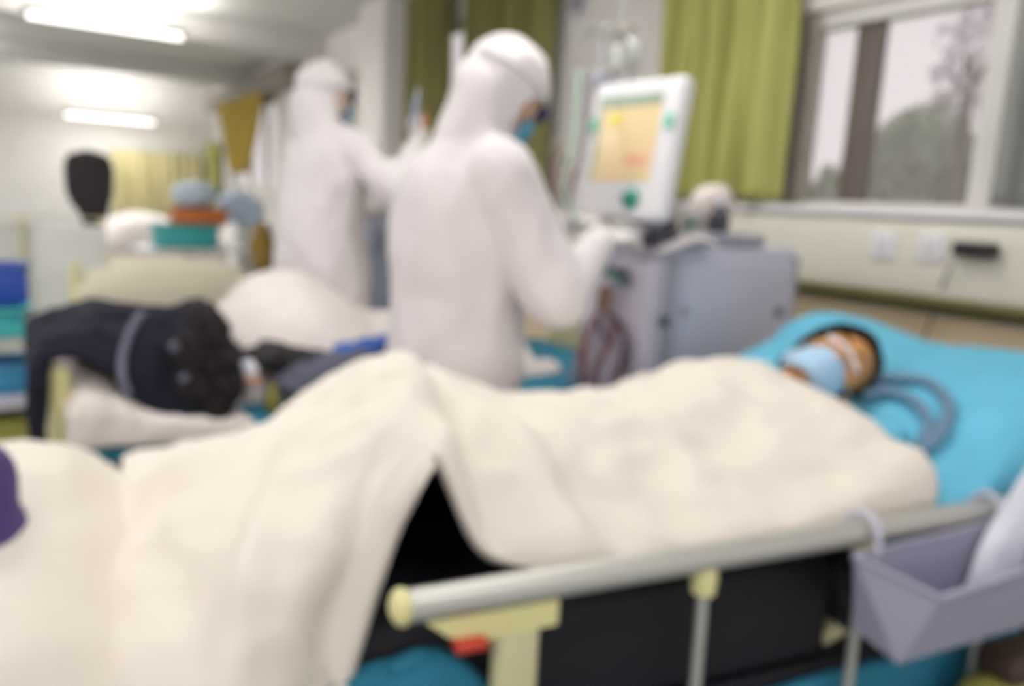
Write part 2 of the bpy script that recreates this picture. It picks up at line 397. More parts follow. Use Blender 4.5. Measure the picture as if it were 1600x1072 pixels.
# ---- service trunking under the sill, with sockets
TY = YN-.08
tr = thing('bed_head_trunking', 'long cream service trunking on the wall below the large window', 'trunking', (-.6, TY, .98))
obj('trunking_body', MB().box((-.5, TY, 1.128), (4.6, .13, .27), bev=.02), TRUNK, tr)
obj('lower_lip', MB().box((-.5, TY-.005, .985), (4.6, .15, .018), bev=.004), TRIM, tr)
def outlet(p, label):
    t = thing('wall_outlet', label, 'wall outlet', p, 'outlets on the trunking')
    x, y, z = p
    obj('cover_plate', MB().box((x, y-.006, z), (.1, .012, .1), bev=.004), WHITEP, t)
    mb = MB()
    for dx, dz, r in ((-.018, .022, 0), (.018, .022, 0), (0, -.022, 0), (-.016, -.01, .5), (.016, -.01, -.5)):
        mb.box((x+dx, y-.013, z+dz), (.004, .004, .014), Euler((0, r, 0)).to_matrix())
    obj('socket_slots', mb, BLACKP, t)
yf = TY-.065
outlet((atY(1381, 383, yf).x, yf, atY(1381, 383, yf).z), 'white wall socket on the trunking, the one farther from the black adapter')
outlet((atY(1456, 386, yf).x, yf, atY(1456, 386, yf).z), 'white wall socket on the trunking, right beside the black adapter')
pa = atY(1524, 390, yf-.03)
ad = thing('power_adapter', 'black power adapter plugged into the trunking with a thin lead hanging down', 'power adapter', pa)
obj('adapter_body', MB().box((pa.x, yf-.03, pa.z), (.135, .06, .05), bev=.012), BLACKP, ad)
q = [V((pa.x-.05, yf-.03, pa.z-.02)), V((pa.x-.09, yf-.02, pa.z-.10)), V((pa.x-.15, YN-.1, pa.z-.25)), V((pa.x-.2, YN-.09, pa.z-.45)), V((pa.x-.2, YN-.09, .55))]
obj('power_lead', MB().tube(smoothpath(q), .004, 8), mat('grey_lead', (96, 92, 80), .5), ad)

# ---- outside the window
struct(obj('ground', MB().box((-6, 20, -.35), (60, 33, .1)), GRASS))
def tree(c, r, base, m, n, leaf, label, name='tree'):
    c = V(c); t = thing(name, label, 'tree', (c.x, c.y, base), 'trees outside the window')
    mb = MB(); mb.tube([(c.x, c.y, base), (c.x+.05, c.y, (base+c.z)/2), (c.x, c.y, c.z)], [.12, .09, .05])
    for k in range(7):
        a = k*2.4; mb.tube([(c.x, c.y, c.z-r[2]*.5), (c.x+math.cos(a)*r[0]*.6, c.y+math.sin(a)*r[1]*.6, c.z+r[2]*.3*math.sin(k))], [.04, .012], 6)
    obj('trunk', mb, BARK, t)
    mb = MB(); rnd = random.Random(int(c.x*100)+n)
    for k in range(n):
        d = V((rnd.gauss(0, 1), rnd.gauss(0, 1), rnd.gauss(0, 1))).normalized()
        rr = (.35+.65*rnd.random()**.5)*(1+.22*noise.noise(d*2.2+c))
        p = c+V((d.x*r[0], d.y*r[1], d.z*r[2]))*rr
        R = Euler((rnd.random()*6, rnd.random()*6, rnd.random()*6)).to_matrix()
        s = leaf*(.6+.8*rnd.random())
        pts = [p+R@V(v)*s for v in ((-1, 0, 0), (-.3, .45, .06), (.6, .3, 0), (1, 0, -.1), (.3, -.45, .06), (-.6, -.3, 0))]
        mb.bm.faces.new([mb.bm.verts.new(v) for v in pts])
    me = bpy.data.meshes.new('foliage'); mb.bm.to_mesh(me); mb.bm.free()
    f = link('foliage', me, m, t); f['kind'] = 'stuff'
c = atY(1435, 265, 14); tree(c, (1.05, 1.0, 1.15), -.3, LEAFA, 5200, .07, 'rounded grey-green tree filling the middle of the large window')
c = atY(1500, 300, 11); tree(c, (.32, .4, .42), -.3, LEAFB, 1500, .05, 'small dark green shrub in front of the rounded tree')
c = atY(1518, 90, 9.5); tree(c, (.42, .4, .75), -.3, LEAFC, 300, .08, 'thin pale lilac tree rising at the top of the window')
c = atY(1300, 320, 13); tree(c, (.5, .5, .8), -.3, LEAFA, 1500, .06, 'low grey tree seen between the brown window stile and the green curtain')

# ------------------------------------------------------------------ the near bed
MT = .68                                           # mattress top
Rb = Matrix((ES, ET, _z)).transposed()             # bed axes
bed = thing('hospital_bed', 'near hospital bed with black mattress and raised aluminium side rail', 'hospital bed', W(.4, .48, 0), 'hospital beds')
def Rrot(pitch=0): return Rb @ Euler((0, -pitch, 0)).to_matrix()
obj('mattress', MB().box(W(.0, .485, MT-.10), (1.62, .86, .20), Rb, bev=.035), BLACKM, bed)
def slab(s0, z0, s1, z1, t0, t1, th, bev=.03):
    a = math.atan2(z1-z0, s1-s0); L = math.hypot(s1-s0, z1-z0)
    return MB().box(W((s0+s1)/2, (t0+t1)/2, (z0+z1)/2), (L, t1-t0, th), Rb @ Matrix.Rotation(-a, 3, 'Y'), bev=bev)
obj('backrest_mattress', slab(.83, .575, 1.62, .86, .06, .91, .16), BLACKM, bed)
obj('bed_frame', MB().box(W(.4, .485, .44), (2.05, .86, .07), Rb, bev=.01), BLACKM, bed)
obj('backrest_frame', slab(.82, .50, 1.62, .74, .08, .88, .03, .005), CREAMG, bed)
for s in (-.5, 1.25):
    for t in (.12, .84):
        lg = obj('leg', MB().cyl(W(s, t, .1), W(s, t, .42), .025), CREAMG, bed)
        obj('caster', MB().cyl(W(s, t-.02, .055), W(s, t+.02, .055), .055), BLACKP, lg)
obj('footboard', MB().box(W(-.86, .485, .68), (.035, .9, .5), Rb, bev=.015), CREAM, bed)
# head-end side bumper, olive, below the tray
obj('corner_bumper', MB().box(W(1.33, -.055, .37), (.56, .09, .15), Rb, bev=.03), OLIVE, bed)
obj('bumper_cap', MB().box(W(1.35, -.05, .47), (.50, .08, .05), Rb, bev=.015), DBROWN, bed)
# side rail
sr = obj('side_rail', MB().tube([W(.015, 0, .75), W(1.33, 0, .75)], .021, 20), ALU, bed)
obj('rail_end_cap', MB().ell(W(.006, 0, .75), (.016, .024, .024), Rb), CREAM, sr)
obj('rail_end_cap', MB().ell(W(1.34, 0, .75), (.016, .024, .024), Rb), CREAM, sr)
def raildn(name, s, w_, dz, m): return obj(name, MB().box(W(s, 0, .73-dz/2), (w_, .026, dz), Rb, bev=.006), m, sr)
mb = MB().poly([W(.035, -.014, .73), W(.22, -.014, .73), W(.22, -.014, .695), W(.11, -.014, .69), W(.065, -.014, .705)], ET*.03)
obj('latch_housing', mb, CREAM, sr)
obj('release_button', MB().box(W(.093, -.016, .694), (.045, .03, .014), Rb, bev=.005), RED, sr)
obj('latch_post', MB().box(W(.165, .002, .52), (.062, .03, .38), Rb, bev=.008), CREAMG, sr)
for s in (.475, .80, 1.12):
    obj('rail_post', MB().cyl(W(s, 0, .36), W(s-.005, 0, .735), .009), ALU, sr)
    obj('post_socket', MB().lathe(W(s-.005, 0, .69), [(.011, 0), (.018, .004), (.02, .03), (.016, .05)]), CREAM, sr)
obj('lower_bar', MB().box(W(.66, .0, .36), (1.3, .03, .045), Rb, bev=.008), ALU, sr)

# teal-blue sheet tucked under the mattress, hanging on the near side
ctrl = []
for s in (-.075, 0, .08, .25, .55, .8, 1.05, 1.3):
    top = .645 if s < -.1 else .64 if s < .1 else .50 if s < .4 else .455
    ctrl.append([W(s, .045, top+.01), W(s, .030, top+.004), W(s, .026, top-.03), W(s, .022, .36+.01*math.sin(s*9)), W(s, .020, .22+.03*math.sin(s*5))])
sh = cloth('bed_sheet', ctrl, BLUES, None, .008, 6, 3, .006); tag(sh, 'teal blue sheet hanging below the black mattress of the near bed', 'bed sheet')

# big blue pillow / covered backrest
def pz(s): return .97-.36*(1.55-s)
ctrl = []
for s, o in ((.86, -.05), (.89, -.01), (.95, .0), (1.1, .0), (1.25, .01), (1.4, .02), (1.5, .02), (1.585, -.03), (1.61, -.11)):
    z = pz(s)+o
    r = [W(s, .035, z-.07), W(s, .03, z-.03), W(s, .12, z+.005), W(s, .3, z+.01), W(s, .5, z-.015), W(s, .7, z+.012), W(s, .86, z-.01), W(s-.01, .925, z-.08), W(s-.01, .93, z-.14)]
    if s > 1.15: r[0] = W(s, .03, z-.17)
    if s > 1.3: r[3] += V((0, 0, -.012)); r[6] += V((0, 0, .02))
    ctrl.append(r)
pl = cloth('pillow', ctrl, BLUEP, None, .022, 3.4, 11, .02, nu=14, nv=12, amp2=.004)
tag(pl, 'large sky blue pillow spread over the raised backrest under the patient\'s head', 'pillow')

# ---- patient
pt = thing('person', 'patient lying on the near bed with knees raised, black hair, pale blue face mask', 'person', W(.45, .45, MT), 'people')
hc = W(1.150, .47, .897)                            # head centre
hu = (ES*.93 + _z*.36).normalized()                 # crown direction
hf = (_z*.64 - ET*.72 - ES*.18); hf = (hf - hu*hf.dot(hu)).normalized()   # face looks up and turns to the room
hr = hf.cross(hu)                                   # patient's right
H = lambda r, f, u: hc + hr*r + hf*f + hu*u
HR = Matrix((hr, hf, hu)).transposed()
mb = MB()
mb.ell(H(0, -.005, .025), (.076, .095, .098), HR); mb.ell(H(0, .03, -.035), (.060, .066, .075), HR)
mb.ell(H(0, .062, -.088), (.026, .024, .022), HR)                       # chin
mb.cap(H(0, .088, .012), H(0, .112, -.030), .010, .015)                  # nose
for s in (-1, 1):
    mb.ell(H(s*.016, .103, -.034), (.009, .010, .007), HR)
    mb.ell(H(s*.044, .068, -.018), (.022, .020, .018), HR)               # cheeks
    mb.ell(H(s*.033, .083, .030), (.022, .010, .007), HR)                # brows
    mb.ell(H(s*.034, .078, .012), (.015, .012, .009), HR)                # closed lids
    mb.ell(H(s*.079, -.008, -.006), (.010, .020, .032), HR)              # ears
mb.cap(H(0, -.02, -.07), H(0, -.035, -.17), .055, .062)                  # neck
# trunk, arms and legs under the quilt
mb.cap(H(0, -.04, -.15), W(.62, .45, .76), .075, .105)
mb.cap(W(.93, .32, .80), W(.93, .60, .79), .065)
mb.cap(W(.65, .45, .75), W(.42, .45, .74), .10, .10)
for s in (-1, 1):
    t = .44+s*.09
    mb.cap(W(.42, t, .76), W(.13, t, .845), .072, .053); mb.cap(W(.13, t, .845), W(-.15, t, .725), .052, .036)
    mb.cap(W(-.15, t, .72), W(-.24, t, .705), .034, .024)
    mb.cap(W(.92, .45+s*.15, .785), W(.68, .45+s*.20, .725), .042, .034); mb.cap(W(.68, .45+s*.20, .722), W(.48, .45+s*.16, .715), .034, .024)
    mb.ell(W(.43, .45+s*.15, .715), (.05, .035, .02), Rb)
bd = bake(mb, .0055, 5); obj('body', bd, SKIN, pt, smooth=True)
mb = MB()                                            # hair
mb.ell(H(.008, -.014, .040), (.096, .112, .118), HR)
for k in range(16):
    a = k/15*math.pi; mb.cap(H(math.cos(a)*.070, -.055, .03+math.sin(a)*.075), H(math.cos(a)*.082, -.055+.01*(k % 2), -.045+math.sin(a)*.09), .018, .012)
hb = bake(mb, .006, 3, lambda co, n: noise.noise(co*45)*.004, cut=lambda co: ((co-hc).dot(hf) > .036+.25*max(0, (co-hc).dot(hu)-.03)) and (co-hc).dot(hu) < .105)
me = bpy.data.meshes.new('hair'); hb.bm.to_mesh(me); hb.bm.free(); solid(link('hair', me, HAIR, pt), .006)
def mask(par, P, m, name='face_mask', loop=None, wd=.072):
    """pleated mask: P(r, f, u) maps head-local to world"""
    rows = []
    for j in range(13):
        u = -.100+.085*j/12; row = []
        for i in range(17):
            a = (i/16-.5)*2; r = a*wd*(1-.12*abs(j/6-1)); f = .124-.062*abs(a)**1.9-.020*(max(0, 4-j)/4)**1.5-.004*(j % 4 == 0)
            row.append(P(r, f, u))
        rows.append(row)
    mb = MB().grid(rows); me = bpy.data.meshes.new(name); mb.bm.to_mesh(me); mb.bm.free()
    o = solid(link(name, me, m, par), .003, 1)
    for s in (-1, 1):
        obj('ear_loop', MB().tube(smoothpath([P(s*wd, .066, -.02), P(s*.086, .02, .012), P(s*.087, -.02, .008), P(s*.082, .03, -.05), P(s*wd*.92, .062, -.088)], 5), .0022, 6), WHITEP, o)
    return o
mk = mask(pt, lambda r, f, u: H(r*.96, f-.003, u-.014), MASKB)
obj('nose_strip', MB().tube(smoothpath([H(-.05, .105, -.012), H(0, .128, -.012), H(.05, .105, -.012)], 5), .005, 8), WHITEP, mk)
for s in (-1, 1):
    obj('eyebrow', MB().tube(smoothpath([H(s*.014, .094, .030), H(s*.034, .092, .036), H(s*.054, .078, .030)], 4), [.003]*9, 6), HAIR, pt)
    obj('eyelashes', MB().tube(smoothpath([H(s*.02, .090, .010), H(s*.034, .090, .006), H(s*.048, .082, .010)], 4), [.0018]*9, 6), HAIR, pt)
# dark trousers seen in the gap under the raised knees
mb = MB()
for s in (-1, 1):
    t = .44+s*.09
    mb.cap(W(.44, t, .758), W(.13, t, .845), .080, .060); mb.cap(W(.13, t, .845), W(-.13, t, .735), .062, .048)
mb.cap(W(.50, .42, .74), W(.50, .48, .74), .105)
obj('trousers', bake(mb, .010, 4, lambda co, n: .004*noise.noise(co*25)), BLACKM, pt, smooth=True)

# ---- the quilt over the patient
N_ = None
def st(*pts): return [W(*p) for p in pts]
ctrl = [
 st((-.38, .985, .42), (-.37, .955, .60), (-.36, .88, .692), (-.35, .70, .705), (-.34, .45, .755), (-.335, .22, .735), (-.335, .05, .68), (-.335, -.01, .55), (-.335, -.01, .42), (-.335, -.01, .24)),
 st((-.28, .985, .42), (-.27, .955, .61), (-.25, .88, .70), (-.24, .70, .745), (-.235, .45, .825), (-.23, .22, .80), (-.24, .04, .74), (-.25, -.07, .58), (-.25, -.09, .42), (-.25, -.08, .22)),
 st((-.14, .985, .42), (-.13, .955, .62), (-.12, .88, .72), (-.11, .70, .775), (-.11, .45, .855), (-.12, .22, .84), (-.14, .04, .775), (-.17, -.06, .60), (-.18, -.08, .42), (-.19, -.07, .22)),
 st((-.02, .985, .44), (-.01, .955, .64), (.00, .88, .78), (.00, .70, .85), (-.01, .45, .92), (-.03, .25, .905), (-.045, .13, .85), (-.085, .04, .70), (-.12, -.01, .54), (-.145, -.02, .26)),
 st((.12, .985, .46), (.12, .955, .66), (.12, .88, .83), (.12, .70, .91), (.12, .48, .975), (.105, .33, .975), (.07, .22, .955), (.02, .14, .885), (-.03, .07, .77), (-.085, .01, .60)),
 st((.215, .985, .46), (.215, .955, .66), (.215, .88, .835), (.215, .70, .90), (.21, .50, .935), (.19, .36, .93), (.16, .25, .935), (.115, .17, .93), (.09, .13, .918), (.066, .115, .905)),
 st((.33, .985, .46), (.33, .955, .65), (.33, .88, .775), (.32, .70, .855), (.31, .48, .90), (.30, .34, .885), (.27, .23, .87), (.23, .14, .835), (.185, .07, .79), (.15, .05, .775)),
 st((.46, .985, .46), (.46, .955, .64), (.46, .88, .74), (.45, .70, .805), (.44, .48, .875), (.43, .34, .875), (.42, .23, .83), (.41, .13, .775), (.38, .06, .745), (.355, .04, .73)),
 st((.66, .985, .46), (.66, .955, .65), (.66, .88, .74), (.66, .70, .81), (.65, .48, .895), (.65, .34, .885), (.65, .22, .83), (.65, .12, .79), (.63, .05, .755), (.62, .035, .735)),
 st((.82, .985, .48), (.82, .955, .68), (.82, .88, .775), (.84, .70, .86), (.86, .48, .94), (.86, .34, .905), (.86, .22, .86), (.86, .11, .83), (.85, .045, .79), (.85, .03, .74)),
 st((.88, .985, .50), (.88, .955, .70), (.88, .88, .80), (.90, .70, .875), (.93, .50, .94), (.96, .36, .91), (.98, .22, .885), (.99, .10, .855), (.985, .045, .805), (.97, .03, .75)),
 st((.885, 1.01, .50), (.885, .96, .70), (.89, .87, .79), (.92, .70, .845), (.955, .50, .90), (.99, .36, .86), (1.02, .22, .835), (1.03, .10, .81), (1.02, .05, .78), (.99, .035, .745)),
]
def crease(co):
    q = co-V((RL.x, RL.y, 0)); s_, t_ = q.dot(ES), q.dot(ET)
    d = 0
    d -= .026*math.exp(-((s_-(.175-.10*max(0, .35-t_)))/.022)**2)*max(0, min(1, (.75-t_)/.25))        # deep fold beside the knees
    for a_, s0_, k_, w_, m_ in ((1, -.02, .55, .035, .022), (1, -.13, .40, .03, .02), (1, .28, -.25, .03, .014), (1, .42, -.1, .035, .012), (1, .56, .12, .03, .010)):
        hem = 1-math.exp(-((s_-(.068+(co.z-.884)*.52))/.11)**2) if (t_ < .30 and s_ < .25) else 1
        d += m_*hem*math.exp(-((s_-s0_-k_*(t_-.15))/w_)**2)*max(0, min(1, (.42-t_)/.2))
    d += .016*noise.noise(V((s_*5, t_*4, co.z*6)))*(1 if s_ < .1 else .5)
    return d
qb = cloth('quilt', ctrl, BLANKET, None, .030, 4.8, 4, .022, nu=14, nv=12, amp2=.0035, post=crease)
tag(qb, 'cream white quilt draped over the patient, peaked at the raised knees', 'quilt', 'quilts')
# second heap at the foot end of the near bed
ctrl = [
 st((-.98, 1.0, .45), (-.97, .95, .66), (-.95, .7, .74), (-.93, .45, .76), (-.93, .2, .74), (-.93, .05, .66), (-.93, -.04, .5), (-.93, -.05, .28)),
 st((-.80, 1.0, .46), (-.79, .95, .68), (-.78, .7, .77), (-.77, .45, .85), (-.76, .2, .82), (-.75, .03, .73), (-.75, -.07, .5), (-.75, -.07, .26)),
 st((-.62, 1.0, .46), (-.61, .95, .68), (-.60, .7, .775), (-.58, .45, .855), (-.56, .2, .84), (-.55, .02, .74), (-.54, -.08, .5), (-.54, -.08, .25)),
 st((-.45, 1.0, .46), (-.45, .95, .67), (-.44, .7, .77), (-.43, .45, .845), (-.42, .2, .82), (-.40, .02, .73), (-.39, -.08, .5), (-.39, -.08, .25)),
 st((-.34, 1.0, .44), (-.36, .95, .62), (-.355, .7, .71), (-.345, .45, .775), (-.325, .2, .745), (-.315, .03, .67), (-.31, -.035, .5), (-.31, -.035, .26)),
 st((-.28, .98, .44), (-.28, .94, .62), (-.28, .7, .70), (-.28, .45, .715), (-.28, .2, .70), (-.28, .04, .63), (-.28, -.0, .5), (-.28, -.0, .26)),
]
tag(cloth('quilt', ctrl, BLANKET, None, .014, 5, 8, .022, nu=16, nv=12), 'cream quilt heaped over the foot end of the near bed', 'quilt', 'quilts')
# purple-black cloth bag at the very left edge
def TT(px, py, t):
    d = ray(px, py); p0 = W(0, t, 0); return CAM + d*((p0-CAM).dot(ET)/d.dot(ET))
bc = TT(-78, 778, .22)
bg_ = thing('cloth_bag', 'dark purple and black cloth bag at the left edge on the foot-end quilt', 'bag', bc)
mb = MB().ell(bc, (.075, .07, .075), Rb); mb.ell(bc+V((0, 0, -.05)), (.08, .08, .05), Rb)
obj('bag_body', bake(mb, .008, 4, lambda co, n: .008*noise.noise(co*18)), PURPLE, bg_, smooth=True)
obj('bag_handle', MB().tube(smoothpath([bc+ES*-.03+_z*.06, bc+ES*-.02+_z*.11, bc+ES*.03+_z*.11, bc+ES*.04+_z*.06], 5), .006, 8), BLACKP, bg_)

# ---- ventilator hoses on the pillow
def onp(px, py, lift=.02):
    # point on the tilted pillow plane z = pz(s)+lift under a pixel
    d = ray(px, py); n = (_z - ES*.36).normalized(); p0 = W(1.2, .5, pz(1.2)+lift)
    return CAM + d*((p0-CAM).dot(n)/d.dot(n))
def hose(name, pix, r, label, lift=.025, cat='hose'):
    P = smoothpath([onp(*p, lift) for p in pix], 10); R = [r*(1+.07*math.sin(k*2.1)) for k in range(len(P))]
    P2 = []; 
    for a, b in zip(P, P[1:]): P2 += [a, a.lerp(b, .5)]
    R = [r*(1+.08*(k % 2)) for k in range(len(P2))]
    return tag(obj(name, MB().tube(P2, R, 14), HOSE, smooth=True), label, cat, 'breathing hoses')
hose('breathing_hose', [(1345, 598), (1390, 592), (1430, 592), (1462, 605), (1482, 632), (1476, 665), (1455, 692), (1425, 706), (1385, 712)], .0125, 'grey breathing hose on the pillow, the wider outer loop')
hose('breathing_hose', [(1350, 618), (1385, 612), (1420, 622), (1442, 642), (1452, 668), (1440, 690)], .0115, 'grey breathing hose on the pillow, the short inner loop', .03)
a = onp(1345, 708, .015); b = onp(1375, 722, .015)
cn = thing('hose_shadow_stub', 'dark stub standing in for shadow on the pillow by the quilt edge', 'shadow stub', a)  # black stub put in for the dark shadow at the hose end
obj('shadow_stub', MB().cyl(a, b, .017), BLACKP, cn); obj('shadow_stub_end', MB().cyl(b, b+(b-a)*.5, .021), DARKP, cn)
a = onp(1290, 686, .03); b = onp(1400, 684, .03)
tag(obj('towel', bake(MB().cap(a, b, .022, .026), .006, 3, lambda co, n: .004*noise.noise(co*30)), BLUEP, smooth=True), 'small rolled light blue cloth below the patient\'s ear', 'cloth')

# ---- rail tray with paper
def TT(px, py, t): 
    d = ray(px, py); p0 = W(0, t, 0); return CAM + d*((p0-CAM).dot(ET)/d.dot(ET))
tray = thing('rail_tray', 'translucent grey plastic tray hooked on the side rail near the pillow', 'tray', W(.98, -.13, .55))
top = [W(.735, -.03, .727), W(.80, -.14, .70), W(1.14, -.15, .74), W(1.14, -.03, .745)]
bot = [W(.752, -.035, .60), W(.768, -.11, .58), W(1.10, -.12, .60), W(1.10, -.035, .60)]
mb = MB(); tv = [mb.bm.verts.new(p) for p in top]; bv = [mb.bm.verts.new(p) for p in bot]
for k in range(4): mb.bm.faces.new((tv[k], tv[(k+1) % 4], bv[(k+1) % 4], bv[k]))
mb.bm.faces.new(bv)
me = bpy.data.meshes.new('tray_shell'); bmesh.ops.recalc_face_normals(mb.bm, faces=mb.bm.faces); mb.bm.to_mesh(me); mb.bm.free()
solid(link('tray_shell', me, BIN, tray, False), .005)
obj('tray_rim', MB().tube([*top, top[0]], .006, 8), BIN, tray)
for s in (.78, 1.08): obj('hook', MB().tube(smoothpath([W(s, -.035, .72), W(s, -.032, .765), W(s, 0, .785), W(s, .03, .76)], 5), .006, 8), GREYP, tray)
# crumpled white paper standing in the tray
ctrl = [st((.975, -.055, .625), (1.02, -.07, .64), (1.09, -.075, .66)), st((1.0, -.05, .70), (1.04, -.07, .72), (1.11, -.07, .74)), st((1.045, -.05, .775), (1.09, -.065, .79), (1.15, -.06, .80)), st((1.09, -.05, .84), (1.13, -.06, .85), (1.19, -.055, .86)), st((1.13, -.045, .90), (1.17, -.05, .91), (1.23, -.05, .92))]
tag(cloth('paper_sheet', ctrl, PAPER, None, .01, 6, 2, .004), 'white paper standing up in the grey rail tray, cut by the frame', 'paper')

# ------------------------------------------------------------------ hospital staff in hooded coveralls
def hand_shapes(mb, wr, d, n, side, sc=1.0, curl=.5):
    """palm, four unequal fingers and a thumb; d: wrist to knuckles, n: back of the hand, side: towards the thumb"""
    d = V(d).normalized(); n = (V(n)-d*V(n).dot(d)).normalized(); x = d.cross(n).normalized()*side
    wr = V(wr); R = Matrix((x, d, n)).transposed()
    mb.ell(wr+d*.045*sc, (.043*sc, .054*sc, .017*sc), R, 20)
    mb.cap(wr-d*.03*sc, wr+d*.02*sc, .031*sc, .030*sc)
    for k, L in enumerate((.070, .080, .074, .058)):
        b = wr+d*.082*sc+x*(.030-.020*k)*sc; a = curl*(.8+.15*k)
        m = b+(d*math.cos(a*.6)-n*math.sin(a*.6))*L*.45*sc
        e = m+(d*math.cos(a*1.5)-n*math.sin(a*1.5))*L*.33*sc
        q = e+(d*math.cos(a*2.2)-n*math.sin(a*2.2))*L*.22*sc
        mb.cap(b, m, .0098*sc, .0092*sc, 10); mb.cap(m, e, .0092*sc, .0084*sc, 10); mb.cap(e, q, .0084*sc, .0075*sc, 10)
    b = wr+d*.022*sc+x*.030*sc
    m = b+(d*.62+x*.70-n*.25).normalized()*.040*sc; e = m+(d*.90+x*.25-n*.35).normalized()*.034*sc
    mb.cap(b, m, .0145*sc, .0118*sc, 10); mb.cap(m, e, .0118*sc, .0092*sc, 10)

def worker(label, base, fh, head_pitch, neck, headc, arms, torso, legs, hood=1.0):
    base = V(base); f = V((math.sin(fh), math.cos(fh), 0)); r = f.cross(_z)
    L = lambda x, y, z: base + r*x + f*y + _z*z
    t = thing('person', label, 'person', base, 'people')
    hd = L(*headc)
    hf = (f*math.cos(head_pitch)-_z*math.sin(head_pitch)); hu = (_z*math.cos(head_pitch)+f*math.sin(head_pitch)); hr = hf.cross(hu)
    Hh = lambda a, b, c: hd+hr*a+hf*b+hu*c
    R = Matrix((hr, hf, hu)).transposed(); Rf = Matrix((r, f, _z)).transposed()
    # head and face
    mb = MB(); mb.ell(Hh(0, -.005, .02), (.076, .095, .098), R); mb.ell(Hh(0, .028, -.04), (.060, .066, .072), R)
    mb.ell(Hh(0, .060, -.09), (.026, .024, .02), R); mb.cap(Hh(0, .088, .01), Hh(0, .112, -.03), .010, .015)
    for s in (-1, 1):
        mb.ell(Hh(s*.079, -.008, -.006), (.010, .02, .032), R); mb.ell(Hh(s*.044, .066, -.018), (.022, .02, .018), R); mb.ell(Hh(s*.034, .080, .028), (.022, .010, .007), R)
        mb.ell(Hh(s*.016, .103, -.034), (.009, .010, .007), R)
    mb.cap(Hh(0, -.02, -.07), L(*neck), .056, .06)
    obj('head', bake(mb, .006, 4), SKIN, t, smooth=True)
    for s in (-1, 1):
        e = obj('eye', MB().ell(Hh(s*.033, .080, .012), (.013, .010, .011), R, 14), EYEW, t); obj('iris', MB().ell(Hh(s*.033, .089, .012), (.005, .003, .005), R, 10), HAIR, e)
    obj('hair', bake(MB().ell(Hh(0, -.02, .045), (.080, .088, .082), R), .008, 1, cut=lambda c: (c-hd).dot(hf) > .05), HAIR, t)
    # the coverall: one continuous baggy skin with its hood
    mb = MB()
    nt_ = (len(torso)-1)*6
    for k in range(nt_+1):
        c = cr([V(q[0]) for q in torso], k/6); rad = cr([V(q[1]) for q in torso], k/6); mb.ell(L(*c), rad, Rf)
    mb.ell(Hh(0, -.018, .030), (.106*hood, .124*hood, .122*hood), R); mb.ell(Hh(0, -.03, -.055), (.102*hood, .110*hood, .10), R)
    mb.cap(Hh(0, -.05, -.05), L(neck[0], neck[1]-.02, neck[2]-.05), .095, .105 if head_pitch < .3 else .125)
    for s in (-1, 1):
        sh, el, wr, k = arms[s]
        mb.cap(L(neck[0]+s*.05, neck[1]-.0, neck[2]-.05), L(*sh), .10, .078); mb.cap(L(*sh), L(*el), .078*k, .076*k); mb.cap(L(*el), L(*wr), .072*k, .046)
    for s in (-1, 1):
        hp, kn, an = legs[s]
        mb.cap(L(*hp), L(*kn), .125, .095); mb.cap(L(*kn), L(*an), .095, .075)
    def wr_(co, n):
        return .028*fold(co, 4.5, 2, (1, 1, .5)) + .004*noise.noise(co*14) + .010*noise.noise(co*3)
    def face(co):
        q = co-hd; a, b, c = q.dot(hr), q.dot(hf), q.dot(hu)
        return b > .032 and (a/.090)**2+((c+.030)/.096)**2 < 1
    o = obj('coverall', bake(mb, .013, 7, wr_, face), SUIT, t, smooth=True); md = solid(o, .004, 1)
    # goggles, strap, mask
    g = MB()
    for s in (-1, 1): g.ell(Hh(s*.034, .098, .018), (.038, .020, .028), R, 18)
    gg = obj('goggles', g, GOGG, t, smooth=True)
    P = [Hh(math.sin(a)*.111*hood, -.018+math.cos(a)*.127*hood, .03+.012*math.cos(a)) for a in [(.55+ k/16*(2*math.pi-1.1)) for k in range(17)]]
    obj('strap', MB().tube(P, .006, 8), mat('pale_grey_strap', (206, 206, 210), .6), gg)
    mask(t, Hh, MASKT)
    # gloves
    for s in (-1, 1):
        sh, el, wr, k = arms[s]; wv = L(*wr); d = (L(*wr)-L(*el)).normalized()
        mb = MB(); hd_ = arms['dir'][s]; hdv = (r*hd_[0]+f*hd_[1]+_z*hd_[2]).normalized(); nn = arms['n'][s]; nv = (r*nn[0]+f*nn[1]+_z*nn[2])
        hand_shapes(mb, wv+d*.035, hdv, nv, -s, 1.02, arms['curl'][s]); mb.cap(wv-d*.03, wv+d*.03, .040, .033)
        obj('glove', bake(mb, .0035, 2), mat('white_latex', (236, 232, 228), .4, sub=.1), t, smooth=True)
    for s in (-1, 1):
        hp, kn, an = legs[s]; a = L(*an)
        mb = MB().ell(a+f*.06+_z*(.045-a.z), (.055, .15, .045), Rf); mb.cap(a+_z*(.06-a.z), a, .06, .07)
        obj('shoe_cover', bake(mb, .012, 3), mat('pale_blue_shoe_cover', (150, 190, 220), .6), t, smooth=True)
    return t

